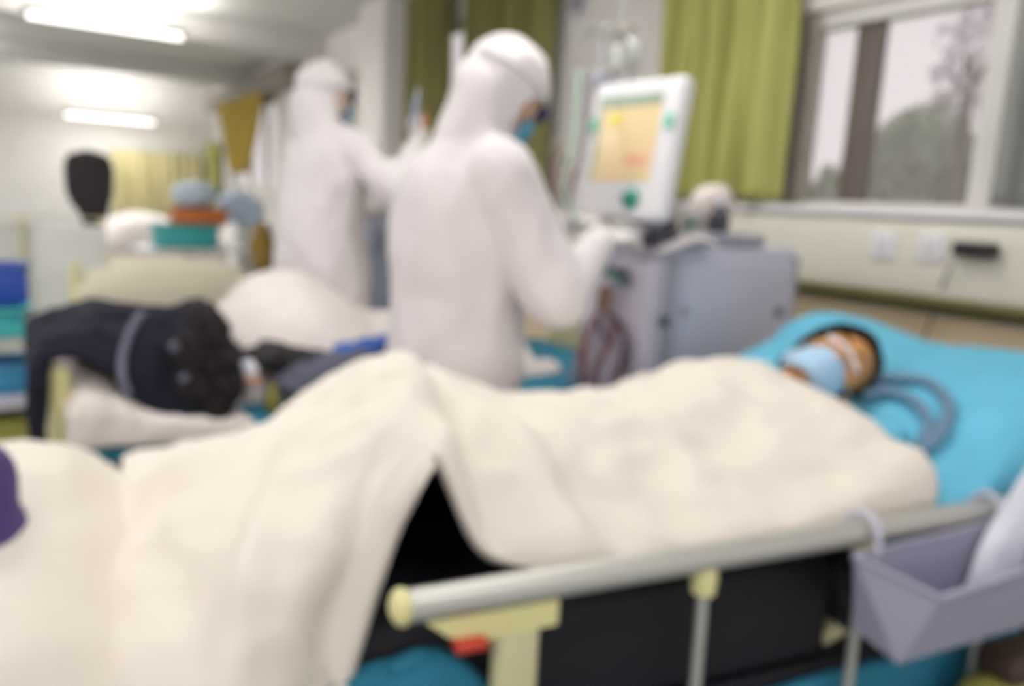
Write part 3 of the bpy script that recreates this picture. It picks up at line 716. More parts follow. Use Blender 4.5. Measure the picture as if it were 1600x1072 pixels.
# stooping worker right behind the near bed, turned to the machine
worker('person in white hooded coverall stooping over the machine, navy goggles and teal mask', (-1.905, 1.045, 0), math.radians(2), math.radians(38), (0, .04, 1.40), (.03, .115, 1.545),
       {1: ((.20, .01, 1.32), (.285, .14, 1.02), (.20, .33, 1.15), 1.12), -1: ((-.20, .02, 1.32), (-.25, .18, 1.06), (-.05, .36, 1.19), 1.0),
        'dir': {1: (-.10, .95, .12), -1: (.2, .9, .1)}, 'n': {1: (.2, 0, 1), -1: (-.1, 0, 1)}, 'curl': {1: .5, -1: .4}},
       [((0, .0, .80), (.21, .19, .16)), ((0, -.0, .98), (.205, .19, .16)), ((0, -.01, 1.12), (.21, .19, .16)), ((0, -.01, 1.25), (.205, .17, .14)), ((0, .01, 1.34), (.165, .14, .09))],
       {1: ((.10, -.02, .82), (.11, .02, .46), (.12, -.02, .12)), -1: ((-.10, -.02, .82), (-.11, .02, .46), (-.12, -.02, .12))})
# upright worker beyond the second bed, back to us, right arm raised
worker('person in white hooded coverall seen from behind, right arm raised with a syringe', (-3.245, 1.125, 0), math.radians(-14), math.radians(6), (-.02, .01, 1.50), (-.045, .03, 1.665),
       {1: ((.21, .02, 1.435), (.40, .05, 1.28), (.375, .17, 1.44), .85), -1: ((-.21, .02, 1.425), (-.26, .20, 1.20), (-.10, .40, 1.22), 1.0),
        'dir': {1: (-.15, .45, .9), -1: (.3, .9, .1)}, 'n': {1: (.8, .2, 0), -1: (-.1, 0, 1)}, 'curl': {1: .75, -1: .4}},
       [((0, -.02, .90), (.225, .19, .16)), ((0, -.02, 1.04), (.215, .175, .15)), ((0, -.01, 1.18), (.21, .17, .15)), ((0, 0, 1.32), (.215, .16, .14)), ((0, 0, 1.42), (.20, .13, .09))],
       {1: ((.10, 0, .86), (.11, .03, .46), (.12, -.02, .12)), -1: ((-.10, 0, .86), (-.11, .03, .46), (-.12, -.02, .12))}, .93)
p = D(648, 178, 3.08)
sy = thing('syringe', 'blue-grey capped syringe held up by the worker seen from behind', 'syringe', p+V((0, 0, -.05)))
ax = V((.05, .1, 1)).normalized()
obj('syringe_barrel', MB().cyl(p-ax*.05, p+ax*.06, .014), mat('blue_grey_syringe', (140, 150, 172), .35), sy)
obj('plunger', MB().lathe(p-ax*.05, [(.005, 0), (.005, -.045), (.013, -.046), (.013, -.052)], axis=ax), WHITEP, sy)
obj('needle_cap', MB().cyl(p+ax*.06, p+ax*.10, .006, .004), GREYP, sy)
p = D(664, 188, 3.06); tag(obj('vial', MB().lathe(p-V((0, 0, .03)), [(.014, 0), (.016, .004), (.016, .045), (.008, .052), (.008, .062)]), mat('amber_glass', (168, 110, 72), .2)), 'small amber vial held beside the syringe', 'vial')

# ------------------------------------------------------------------ blood purification machine with its monitor
mx0, mx1, my0, my1, mzt = -2.09, -1.715, 1.64, 2.28, 1.15
mc = thing('dialysis_machine', 'grey lilac blood purification machine between the stooping worker and the window', 'medical machine', ((mx0+mx1)/2, (my0+my1)/2, 0))
obj('cabinet_body', MB().box(((mx0+mx1)/2, (my0+my1)/2, (mzt+.12)/2), (mx1-mx0, my1-my0, mzt-.12), bev=.02), GREYP, mc)
sp = obj('side_panel', MB().box((mx1+.006, (my0+my1)/2+.035, .63), (.014, my1-my0-.13, .94), bev=.004), GREYP, mc)
obj('corner_strip', MB().box((mx1+.004, my0+.038, .63), (.012, .055, .98), bev=.004), GREYD, mc)
obj('corner_strip', MB().box((mx1+.004, my1-.02, .63), (.012, .035, .98), bev=.004), GREYD, mc)
for px, py in ((1036, 502), (1216, 488)):
    q = atX(px, py, mx1+.012); k = obj('screw_cap', MB().lathe(q, [(.018, 0), (.018, .006), (.012, .010)], axis=(1, 0, 0)), DARKP, mc)
q = atX(1072, 487, mx1+.012); obj('small_mark', MB().box(q, (.004, .03, .02), bev=.001), GREYD, mc)
obj('front_panel', MB().box(((mx0+mx1)/2, my0-.008, .64), (mx1-mx0-.05, .018, .92), bev=.006), mat('pale_lilac_front', (222, 216, 232), .4), mc)
def onf(px, py, off=.02): return atY(px, py, my0-off)
for px, py, rr, m in ((932, 402, .030, DARKP), (975, 432, .026, DARKP)):
    q = onf(px, py); pm = obj('pump_head', MB().lathe(q, [(rr, 0), (rr, .03), (rr*.8, .036)], axis=(0, -1, 0)), m, mc)
    obj('pump_rotor', MB().box(q+V((0, -.04, 0)), (rr*1.3, .01, rr*.5), Euler((0, .6, 0)).to_matrix(), bev=.003), GREENB, pm)
q1, q2 = onf(950, 418), onf(985, 440); obj('pump_cover', MB().cap(q1+V((0, -.02, 0)), q2+V((0, -.02, 0)), .018), mat('slate_teal', (98, 120, 128), .4), mc)
a, b = onf(948, 448, .05), onf(940, 486, .05); fl = obj('blood_filter', MB().lathe(b, [(.012, 0), (.022, .006), (.022, (a-b).length-.01), (.012, (a-b).length)], axis=(a-b)), BROWNT, mc)
for pix, m, rr in (([(935, 490), (915, 530), (912, 575), (905, 620)], MAROON, .010), ([(950, 490), (975, 520), (975, 560), (962, 600)], mat('plum_tube', (98, 72, 84), .4), .011),
                   ([(930, 500), (948, 540), (930, 575), (935, 610)], mat('grey_tube', (128, 118, 132), .4), .009), ([(960, 500), (955, 530), (940, 560), (920, 600)], MAROON, .008), ([(925, 505), (905, 550), (890, 600)], mat('pink_tube', (196, 150, 160), .4), .007),
                   ([(972, 505), (985, 540), (980, 590)], mat('grey_tube', (128, 118, 132), .4), .006)):
    obj('blood_tube', MB().tube(smoothpath([onf(*p, .035+.01*k) for k, p in enumerate(pix)], 8), rr, 10), m, mc, smooth=True)
for dy in (my0+.08, my1-.08):
    for dx in (mx0+.07, mx1-.07):
        obj('caster', MB().cyl((dx-.015, dy, .05), (dx+.015, dy, .05), .05), BLACKP, mc); obj('caster_fork', MB().box((dx, dy, .095), (.05, .04, .06), bev=.006), GREYD, mc)
# top shelf with the dark swivel foot
obj('top_shelf', MB().box(((mx0+mx1)/2+.01, my0+.30, mzt+.022), (.34, .34, .04), bev=.012), GREYD, mc)
obj('swivel_foot', MB().lathe((-1.80, my0+.07, mzt-.003), [(.095, 0), (.095, .02), (.05, .035), (.045, .075), (.06, .08)]), DARKP, mc)
# monitor: four corners taken from the photograph on one tilted plane
mz = {}
A, B_, C_, E_ = D(932, 140, 2.45), D(1090, 118, 2.17), D(1050, 342, 2.13), D(914, 332, 2.40)
cen = (A+B_+C_+E_)/4; ex = (B_-A)+(C_-E_); ex.z = 0; ex.normalize(); ey = _z.cross(ex); TB = math.radians(9)
ez = (_z*math.cos(TB)+ey*math.sin(TB)); ey = ez.cross(ex)
cen -= RT*.028; wd = ((B_-A).length+(C_-E_).length)/2*.96; ht = ((A-E_).length+(B_-C_).length)/2; RM = Matrix((ex, ey, ez)).transposed()
nf = ey if ey.dot(CAM-cen) > 0 else -ey
def onm(u, v, off): return cen+ex*(u*wd/2)+ez*(v*ht/2)+nf*off
mo = obj('monitor', MB().box(cen-nf*.03, (wd, .06, ht), RM, bev=.022), WHITEP, mc)
obj('display', MB().box(onm(-.06, .13, .001), (wd*.70, .004, ht*.60), RM, bev=.001), SCREEN, mo)
obj('status_bar', MB().box(onm(-.06, .69, .003), (wd*.70, .004, ht*.085), RM, bev=.001), SCREENG, mo)
obj('left_margin', MB().box(onm(-.70, .13, .002), (wd*.035, .003, ht*.60), RM), SCREENG, mo)
obj('yellow_field', MB().box(onm(-.33, .42, .004), (wd*.13, .003, ht*.08), RM), YEL, mo)
obj('pink_field', MB().box(onm(.28, -.17, .004), (wd*.22, .003, ht*.06), RM), PINK, mo)
for u in (-.84, .84):
    obj('green_button', MB().box(onm(u, .36, .004), (.028, .008, .045), RM, bev=.004), GREENB, mo)
kn = obj('control_knob', MB().lathe(onm(.34, -.73, 0), [(.030, 0), (.030, .008), (.022, .012), (.020, .026), (.016, .03)], axis=nf), GREENK, mo)
obj('knob_center', MB().lathe(onm(.34, -.73, .03), [(.012, 0), (.011, .004)], axis=nf), GREENKD, kn)
obj('monitor_neck', MB().cap(cen-ez*ht*.42-nf*.05, V((-1.80, my0+.07, mzt+.06)), .030, .035), GREYD, mc)
# things on the machine top and the sill
def bag(c, r, m, nm, label, cat, sd=0):
    mb = MB(); c = V(c)
    mb.ell(c, r); mb.ell(c+V((r[0]*.4, r[1]*.2, r[2]*.3)), (r[0]*.6, r[1]*.7, r[2]*.7)); mb.ell(c+V((-r[0]*.4, -r[1]*.2, -r[2]*.25)), (r[0]*.7, r[1]*.7, r[2]*.7))
    return tag(obj(nm, bake(mb, .008, 3, lambda co, n: .006*fold(co, 16, sd)), m, smooth=True), label, cat)
zt = mzt+.044
bag((atX(1112, 300, -1.84).x, atX(1112, 300, -1.84).y, zt+.08), (.055, .085, .075), mat('crumpled_white_bag', (226, 214, 208), .6), 'plastic_bag', 'crumpled white plastic bag on the machine top behind the monitor', 'bag', 3)
c = atX(1124, 345, -1.77); c.z = zt; b = thing('dark_bottle', 'short dark glass bottle at the back of the machine top', 'bottle', c)
obj('bottle_body', MB().lathe(c, [(.028, 0), (.032, .006), (.032, .06), (.015, .08), (.015, .09)]), DARKP, b); obj('bottle_cap', MB().lathe(c+V((0, 0, .09)), [(.018, 0), (.018, .02)]), WHITEP, b)
c = atX(1078, 345, -1.78); c.z = zt; b = thing('small_jar', 'small grey-green jar next to the white plastic bag', 'jar', c)
obj('jar_body', MB().lathe(c, [(.024, 0), (.026, .005), (.026, .05)]), mat('grey_green_jar', (130, 146, 136), .4), b); obj('jar_lid', MB().lathe(c+V((0, 0, .05)), [(.027, 0), (.027, .012)]), WHITEP, b)
c = atY(1150, 312, YN-.06); c.z = SILL+.019
b = thing('medicine_box', 'small red and white box on the window sill beside the green curtain', 'box', c)
obj('box_body', MB().box(c+V((0, 0, .03)), (.08, .05, .06), bev=.003), RED, b); obj('box_flap', MB().box(c+V((.06, 0, .035)), (.04, .05, .05), bev=.003), WHITEP, b)
c = atY(1183, 312, YN-.06); c.z = SILL+.019; tag(obj('tissue_box', MB().box(c+V((.0, 0, .03)), (.09, .06, .055), bev=.006), CREAM), 'pale yellow box on the window sill at the foot of the green curtain', 'box')
# gauze and drape under the hands on the machine front edge
g0 = D(955, 372, 2.12)
gz = [[V((mx0+.10+ i*.09, my0-.02+.09*j-.0, mzt+.015+.02*math.sin(i*2+j)-.03*(j == 0))) for i in range(5)] for j in range(3)]
tag(cloth('gauze_sheet', gz, SUIT, None, .008, 12, 3, .006, nu=8, nv=8), 'white gauze laid on the front edge of the machine top', 'gauze')

# ---- drip pole fixed to the machine, left of the monitor
ix, iy, ztop = mx0+.03, my0-.01, 1.80
pole = obj('drip_pole', MB().cyl((ix, iy, .6), (ix, iy, ztop), .011), STEEL, mc)
obj('pole_clamp', MB().box((ix, iy, 1.66), (.055, .05, .06), bev=.012), GREYD, pole)
for a in (0.2, 1.3, 3.4, 4.4):
    d = V((math.cos(a), math.sin(a), 0)); obj('hook', MB().tube(smoothpath([V((ix, iy, ztop-.01)), V((ix, iy, ztop+.02))+d*.04, V((ix, iy, ztop+.01))+d*.08, V((ix, iy, ztop-.02))+d*.085, V((ix, iy, ztop-.01))+d*.10], 5), .0035, 8), STEEL, pole)
def drip(px, py, dep, r, h, label):
    c = D(px, py, dep); t = thing('drip_bottle', label, 'drip bottle', c, 'drip bottles')
    obj('bottle_body', MB().lathe(c, [(.010, -.012), (.012, 0), (r, .02), (r, h*.8), (r*.6, h), (.006, h+.006)]), IVB, t)
    obj('stopper', MB().lathe(c, [(.013, -.03), (.013, -.010)]), GREYD, t)
    obj('hanger', MB().tube(smoothpath([c+V((0, 0, h)), c+V((.012, 0, h+.03)), c+V((0, 0, h+.05)), c+V((-.012, 0, h+.03)), c+V((0, 0, h))], 4), .002, 6), STEEL, t)
drip(962, 118, 2.75, .03, .10, 'clear drip bottle hanging above the top edge of the monitor')
drip(988, 112, 2.8, .026, .11, 'narrow clear drip bottle hanging right of the other above the monitor')
# wall hook rail that carries the drip bottles
hk = thing('ceiling_hanger', 'steel hanger rod from the ceiling carrying the drip bottles above the monitor', 'hanger', D(970, 60, 2.8))
q = D(972, 52, 2.78); obj('hanger_rod', MB().cyl(q, V((q.x, q.y, CEIL)), .007), STEEL, hk)
obj('hanger_hub', MB().lathe(q+V((0, 0, -.02)), [(.012, 0), (.03, .01), (.03, .035), (.01, .05)]), mat('brown_grey_hub', (150, 138, 116), .5), hk)
for p_ in ((962, 66), (988, 66), (940, 40)):
    obj('hanger_arm', MB().tube([q, D(*p_, 2.77)], .005, 6), STEEL, hk)
hose_ = thing('wall_gas_outlet', 'small grey gas outlet high on the white wall between the curtains', 'gas outlet', atY(903, 8, YN-.02))
q = atY(903, 4, YN-.02); obj('outlet_body', MB().lathe(q, [(.06, 0), (.06, .02), (.03, .03)], axis=(0, -1, 0)), GREYD, hose_); obj('outlet_plate', MB().box(q+V((0, .012, 0)), (.16, .012, .16), bev=.004), WHITEP, hose_)
# tubes between worker and machine, beside the chest
for k, (pix, m, lb) in enumerate((([(905, 110), (900, 180), (893, 240), (880, 300), (905, 352)], mat('pale_green_line', (176, 208, 190), .3, alpha=.9), 'pale green infusion line hanging left of the monitor'),
                  ([(912, 112), (915, 200), (905, 260), (890, 310), (898, 354)], mat('grey_tube', (128, 118, 132), .4), 'grey tube hanging left of the monitor'),
                  ([(870, 235), (862, 262), (872, 300), (890, 330), (900, 352)], MAROON, 'thin dark red blood line in front of the stooping worker'))):
    tag(obj('infusion_line', MB().tube(smoothpath([D(*p_, 2.35-.04*i) for i, p_ in enumerate(pix)], 8), .006 if k < 2 else .004, 8), m, smooth=True), lb, 'infusion line', 'infusion lines')
c = D(885, 285, 2.33); b = thing('drip_chamber', 'pinkish clear drip chamber in front of the stooping worker\'s chest', 'drip chamber', c)
obj('chamber_body', MB().lathe(c-V((0, 0, .05)), [(.006, -.01), (.02, 0), (.024, .01), (.024, .09), (.012, .10)]), mat('pinkish_clear', (206, 184, 180), .25, alpha=.9), b); obj('chamber_cap', MB().lathe(c+V((0, 0, .05)), [(.014, 0), (.014, .02), (.005, .03)]), mat('taupe_cap', (140, 128, 108), .5), b)
c = D(868, 238, 2.3); b2 = tag(obj('connector', MB().lathe(c-V((0, 0, .02)), [(.010, 0), (.015, .005), (.015, .05), (.008, .06)]), mat('taupe_cap', (140, 128, 108), .5)), 'small taupe tube connector in front of the mask', 'connector')

# ------------------------------------------------------------------ second bed, beyond the near one
def plain_bed(x0, x1, y0, y1, zt, label, m=BLACKM, board=CREAMG):
    t = thing('hospital_bed', label, 'hospital bed', ((x0+x1)/2, (y0+y1)/2, 0), 'hospital beds')
    xc, yc = (x0+x1)/2, (y0+y1)/2
    obj('mattress', MB().box((xc, yc, zt-.07), (x1-x0-.04, y1-y0-.06, .14), bev=.03), m, t)
    obj('bed_frame', MB().box((xc, yc, zt-.18), (x1-x0, y1-y0, .06), bev=.01), CREAMG, t)
    obj('footboard', MB().box((xc, y0-.03, zt-.06), (x1-x0-.1, .03, .30), bev=.012), board, t)
    obj('headboard', MB().box((xc, y1+.03, zt+.05), (x1-x0-.1, .03, .5), bev=.012), board, t)
    for x in (x0+.03, x1-.03):
        obj('corner_post', MB().box((x, y0-.02, (zt+.19)/2+.05), (.05, .05, zt+.09), bev=.02), CREAM, t)
        for y in (y0+.15, y1-.15):
            lg = obj('leg', MB().cyl((x, y, .08), (x, y, zt-.2), .022), CREAMG, t); obj('caster', MB().cyl((x-.015, y, .05), (x+.015, y, .05), .05), BLACKP, lg)
    return t
B2 = .62
plain_bed(-3.03, -2.11, .09, 2.12, B2, 'second hospital bed behind the near one, cream corner post at its foot', BLACKM)
def P3(x, pts): return [atX(px, py, x) for px, py in pts]
# sheet over bed 2, teal blue, hanging on our side
ctrl = [[V((-3.0, y, B2+.006)), V((-2.6, y, B2+.008)), V((-2.2, y, B2+.008)), V((-2.10, y, B2-.03)), V((-2.095, y, B2-.16)), V((-2.09, y, B2-.32))] for y in (.10, .35, .6, .9, 1.2, 1.5, 1.8, 2.08)]
tag(cloth('bed_sheet', ctrl, BLUES, None, .006, 5, 5, .006, nu=8, nv=6), 'teal blue sheet covering the second bed below the navy jacket', 'bed sheet', )
# white quilt low on the near foot corner, under the jacket
ctrl = [[V((-2.90, y, B2+.02)), V((-2.6, y, B2+.05+h)), V((-2.35, y, B2+.06+h)), V((-2.17, y, B2+.05+h)), V((-2.085, y, B2+.04+h*.6)), V((-2.07, y, B2+.01+h*.15)), V((-2.07, y, B2-.02+h*.1))]
        for y, h in ((.075, .06), (.11, .10), (.17, .09), (.24, .04), (.32, .0), (.42, -.02), (.52, -.04))]
tag(cloth('quilt', ctrl, QUILT2, None, .01, 7, 6, .02, nu=8, nv=8), 'white quilt edge under the navy jacket, beside the cream bed post', 'quilt', 'quilts')
# navy jacket with fur hood
jk = thing('jacket', 'navy padded jacket with black fur hood and grey strip thrown over the second bed foot', 'jacket', (-2.35, .25, .66))
J = lambda px, py, x=-2.22: atX(px, py, x)
ctrl = []
prof = [  # top line and lower line of the jacket body, pixel pairs at the x = -2.2 plane
 ((42, 520), (46, 600)), ((60, 492), (62, 560)), ((110, 474), (115, 555)), ((170, 468), (165, 575)), ((225, 478), (215, 625)), ((270, 480), (260, 650)), ((315, 470), (300, 662)), ((345, 500), (330, 660))]
for (tp, bt) in prof:
    a = J(*tp, -2.45); b = J(*bt, -2.10); m1 = a.lerp(b, .3)+V((.05, 0, .02)); m2 = a.lerp(b, .65)+V((.06, 0, .02))
    far = V((-2.75, a.y, max(B2+.03, a.z-.16))); far2 = V((-2.62, a.y, a.z-.05))
    ctrl.append([far, far2, a, m1, m2, b])
obj_j = cloth('jacket_body', ctrl, NAVY, jk, .022, 9, 7, .02, nu=10, nv=8)
ctrl = [[J(38, 500, -2.3), J(40, 560, -2.16), J(42, 620, -2.12), J(44, 690, -2.12)], [J(58, 488, -2.3), J(60, 560, -2.09), J(60, 620, -2.08), J(60, 692, -2.09)], [J(80, 492, -2.3), J(78, 560, -2.14), J(76, 620, -2.12), J(74, 690, -2.12)]]
cloth('sleeve', ctrl, NAVY, jk, .012, 9, 2, .02, nu=8, nv=10)
mb = MB()
for px, py, r_ in ((325, 520, .07), (340, 560, .075), (345, 600, .075), (330, 635, .065), (300, 600, .07), (300, 550, .07), (318, 500, .05)):
    mb.ell(J(px, py, -2.17), (.07, r_*.8, r_))
obj('fur_hood', bake(mb, .008, 3, lambda co, n: .014*noise.noise(co*40)+.008*noise.noise(co*90)), FUR, jk, smooth=True)
P = smoothpath([J(222, 490, -2.36), J(205, 515, -2.24), J(192, 550, -2.14), J(190, 585, -2.08), J(200, 620, -2.06)], 6)
obj('reflective_strip', MB().tube(P, .011, 10), STRIP, jk)
for px, py in ((272, 542), (288, 592)): obj('snap_button', MB().ell(J(px, py, -2.10), (.008, .014, .014)), STRIP, jk)

# big white quilt heap over the second bed's patient, behind the jacket
ctrl = []
for y, h in ((.52, .14), (.60, .24), (.70, .32), (.82, .34), (.95, .28), (1.08, .20), (1.25, .17), (1.5, .16), (1.7, .14)):
    z = B2+h
    ctrl.append([V((-3.06, y, B2-.25)), V((-3.03, y, B2)), V((-2.95, y, z-.06)), V((-2.75, y, z+.02)), V((-2.58, y, z-.02)), V((-2.42, y, z-.12)), V((-2.32, y, B2+.06)), V((-2.26, y, B2+.02))])
tag(cloth('quilt', ctrl, QUILT2, None, .014, 6, 9, .02, nu=10, nv=8), 'white quilt heaped high on the second bed, in front of the worker seen from behind', 'quilt', 'quilts')
# dark jacket: charcoal collar, slate body, cobalt lining
dj = thing('jacket', 'slate jacket with shaggy charcoal collar and cobalt lining on the second bed', 'jacket', (-2.3, .85, B2))
mb = MB()
for px, py, r_ in ((405, 560, .05), (425, 555, .06), (450, 560, .055), (475, 562, .045), (500, 560, .035)): mb.ell(atX(px, py, -2.30), (.07, r_, r_*.75))
obj('collar', bake(mb, .008, 3, lambda co, n: .010*noise.noise(co*40)), CHAR, dj, smooth=True)
mb = MB()
for px, py, r_ in ((480, 590, .07), (520, 572, .06), (560, 560, .055), (455, 600, .05)): mb.ell(atX(px, py, -2.24), (.08, r_*1.1, r_*.75))
obj('jacket_body', bake(mb, .009, 3, lambda co, n: .010*fold(co, 9, 4)), SLATE, dj, smooth=True)
mb = MB()
for px, py, r_ in ((545, 548, .035), (580, 540, .035), (610, 534, .03)): mb.ell(atX(px, py, -2.27), (.07, r_*1.4, r_*.8))
obj('lining', bake(mb, .008, 2, lambda co, n: .006*fold(co, 12, 4)), COBALT, dj, smooth=True)
mb = MB().ell(atX(632, 530, -2.28), (.03, .03, .03)); obj('cuff', bake(mb, .006, 2), CHAR, dj, smooth=True)
# small things between the two jackets
c = atX(388, 580, -2.2); tag(obj('tissue', bake(MB().ell(c, (.03, .025, .035)).ell(c+V((0, .01, -.045)), (.03, .02, .03)), .005, 2, lambda co, n: .004*noise.noise(co*50)), PAPER, smooth=True), 'crumpled white tissue between the two jackets on the second bed', 'tissue')
c = atX(394, 596, -2.17); tag(obj('bread_roll', bake(MB().ell(c, (.022, .03, .014)), .004, 2), mat('tan_bread', (190, 142, 112), .7), smooth=True), 'small tan roll next to the crumpled tissue on the second bed', 'bread')
c = atX(425, 606, -2.17); c.z = B2+.01; tag(obj('juice_bottle', MB().lathe(c, [(.02, 0), (.022, .005), (.022, .05), (.012, .065), (.012, .08)]), mat('olive_yellow_bottle', (138, 132, 58), .4)), 'small olive yellow bottle in front of the slate jacket', 'bottle')

# ---- tall grey-blue pump trolley between the two workers
c = V((-3.05, 1.62, 0)); c = D(590, 400, 3.95); c.z = 0
pt_ = thing('pump_trolley', 'grey-blue pump trolley standing between the two workers in white', 'trolley', c)
obj('column_body', MB().box((c.x, c.y, .80), (.14, .14, 1.10), bev=.02), mat('grey_blue_enamel', (156, 164, 184), .4), pt_)
obj('base_plate', MB().box((c.x, c.y, .10), (.36, .36, .05), bev=.015), GREYD, pt_)
for dx in (-.14, .14):
    for dy in (-.14, .14): obj('caster', MB().cyl((c.x+dx-.012, c.y+dy, .04), (c.x+dx+.012, c.y+dy, .04), .04), BLACKP, pt_)
obj('pump_unit', MB().box((c.x, c.y-.02, 1.40), (.15, .14, .10), bev=.015), mat('brown_grey_unit', (132, 122, 104), .5), pt_)
obj('pump_screen', MB().box((c.x+.077, c.y-.02, 1.41), (.004, .09, .05)), SCREENG, pt_)
c2 = V((c.x+.12, c.y-.05, 0)); q = D(590, 478, 3.0); tag(obj('water_bottle', MB().lathe(V((q.x, q.y, B2+.01)), [(.028, 0), (.032, .006), (.032, .11), (.013, .14), (.013, .165)]), mat('light_blue_bottle', (150, 192, 214), .25)), 'light blue plastic bottle between the two workers', 'bottle')

# ------------------------------------------------------------------ beds farther down the ward
B3 = .60
plain_bed(-6.15, -5.2, .30, 2.35, B3, 'third hospital bed down the ward with a rolled beige quilt', BLACKM)
def heap(x0, x1, ys, m, label, edge=.04, sd=1, zb=B3, lowx=None):
    ctrl = []
    for y, h in ys:
        z = zb+h; ctrl.append([V((x0-.02, y, zb-.2)), V((x0, y, zb+.0)), V((x0+.1, y, z-.03)), V(((x0+x1)/2, y, z+.01)), V((x1-.1, y, z-.02)), V((x1+.01, y, zb+h*.35)), V((x1+.02, y, zb-.06)), V((x1+.025, y, zb-.14))])
    return tag(cloth('quilt', ctrl, m, None, .012, 5, sd, .02, nu=6, nv=6), label, 'quilt', 'quilts')
heap(-6.15, -5.2, ((.28, .04), (.36, .14), (.6, .18), (.9, .17), (1.2, .15), (1.32, .10), (1.38, .03)), BEIGEQ, 'rolled beige quilt on the third bed, above the navy jacket', sd=3)
ctrl = [[V((-6.1, y, B3+.01)), V((-5.6, y, B3+.015)), V((-5.22, y, B3+.01)), V((-5.18, y, B3-.05)), V((-5.17, y, B3-.25))] for y in (1.2, 1.5, 1.8, 2.1, 2.32)]
tag(cloth('bed_sheet', ctrl, BLUES, None, .005, 5, 5, .006, nu=6, nv=6), 'teal sheet at the head end of the third bed', 'bed sheet')
plain_bed(-8.5, -7.55, .35, 2.4, .66, 'fourth hospital bed far down the ward under a white quilt', BLACKM)
heap(-8.5, -7.55, ((.60, .05), (.70, .24), (.9, .33), (1.1, .33), (1.3, .26), (1.6, .20), (1.9, .16), (2.1, .05)), QUILT2, 'white quilt piled high on the fourth bed, right of the dark coat', sd=7, zb=.66)
# overbed table of the third bed with basins
tb = D(300, 402, 5.9); tz = .80
ot = thing('overbed_table', 'white overbed table holding teal and orange boxes down the ward', 'table', (tb.x, tb.y, 0))
obj('tabletop', MB().box((tb.x, tb.y, tz), (.40, .80, .03), bev=.01), WHITEP, ot)
obj('column', MB().cyl((tb.x-.15, tb.y, .06), (tb.x-.15, tb.y, tz), .025), STEEL, ot)
for dy in (-.25, .25): obj('foot', MB().box((tb.x+.0, tb.y+dy, .04), (.5, .05, .04), bev=.01), STEEL, ot)
def basin(c, sz, m, name, label, cat='box'):
    c = V(c); t = thing(name, label, cat, c, None); hx, hy, h = sz[0]/2, sz[1]/2, sz[2]
    mb = MB(); mb.box(c+V((0, 0, .006)), (sz[0]*.92, sz[1]*.92, .012))
    for sx, sy, lx, ly in ((1, 0, .012, sz[1]), (-1, 0, .012, sz[1]), (0, 1, sz[0], .012), (0, -1, sz[0], .012)):
        mb.box(c+V((sx*hx, sy*hy, h/2)), (lx, ly, h), bev=.004)
    obj('box_shell', mb, m, t)
    mb = MB(); 
    for sx, sy, lx, ly in ((1, 0, .03, sz[1]+.03), (-1, 0, .03, sz[1]+.03), (0, 1, sz[0]+.03, .03), (0, -1, sz[0]+.03, .03)): mb.box(c+V((sx*hx, sy*hy, h)), (lx, ly, .015), bev=.004)
    obj('rim', mb, m, t); return t
c = D(290, 400, 5.8); basin((c.x, c.y, tz+.018), (.26, .42, .16), TEAL, 'storage_box', 'teal plastic box on the overbed table, below the orange one')
c = V((c.x-.03, c.y+.10, tz+.20)); basin((c.x, c.y, tz+.19), (.24, .36, .11), ORANGE, 'storage_box', 'orange plastic box stacked on the teal box down the ward')
bag((c.x-.04, c.y-.01, tz+.40), (.11, .17, .11), mat('pale_blue_bag', (188, 206, 220), .6), 'plastic_bag', 'pale blue bag piled behind the orange box down the ward', 'bag', 2)
sh2 = thing('side_cabinet', 'white side cabinet with blue bottles beside the worker seen from behind', 'cabinet', (-6.9, 1.95, 0))
obj('cabinet_body', MB().box((-6.75, 1.95, .50), (.45, .85, .98), bev=.01), WALL, sh2)
for k in (0, 1): 
    dr = obj('drawer', MB().box((-6.52, 1.95, .30+.32*k), (.02, .78, .28), bev=.006), WHITEP, sh2); obj('handle', MB().box((-6.50, 1.95, .36+.32*k), (.02, .15, .015), bev=.004), STEEL, dr)
for k, (px, h) in enumerate(((352, .26), (368, .30), (384, .28), (400, .22))):
    q = atX(px, 350, -6.6+.04*k); o = tag(obj('bottle', MB().lathe((q.x, q.y, .992), [(.05, 0), (.058, .01), (.058, h*.7), (.02, h*.85), (.02, h)]), BOTTLE), 'pale blue plastic bottle on the side cabinet, %s' % ('leftmost of four', 'second from the left of four', 'third from the left of four', 'rightmost of four')[k], 'bottle', 'bottles on the side cabinet')
oc = D(409, 375, 5.4); tag(obj('backpack', bake(MB().ell((oc.x, oc.y, .86), (.10, .08, .19)).ell((oc.x+.05, oc.y, .78), (.07, .07, .10)), .012, 3, lambda co, n: .012*fold(co, 8, 2)), OCHRE, smooth=True), 'ochre brown backpack on the third bed, left of the worker seen from behind', 'backpack')
# dark coat on a stand
q = D(140, 290, 8.6)
cs = thing('coat_stand', 'slim grey-blue stand carrying a dark coat far down the ward', 'coat stand', (q.x, q.y, 0))
obj('stand_pole', MB().cyl((q.x, q.y, .03), (q.x, q.y, 1.62), .045), mat('grey_blue_enamel', (156, 164, 184), .4), cs); obj('stand_base', MB().lathe((q.x, q.y, 0), [(.24, 0), (.24, .03), (.05, .06)]), STEEL, cs)
obj('shoulder_hanger', MB().tube([(q.x, q.y-.19, 1.55), (q.x, q.y, 1.6), (q.x, q.y+.19, 1.55)], .012, 8), STEEL, cs)
mb = MB()
for z, hw, dp in ((1.50, .23, .09), (1.43, .25, .10), (1.36, .25, .10), (1.28, .25, .11), (1.20, .245, .11), (1.12, .23, .11), (1.04, .20, .11), (.96, .16, .10), (.89, .13, .09), (.82, .11, .08)): mb.ell((q.x+.03, q.y+(.0 if z > 1 else .02), z), (dp, hw, .11))
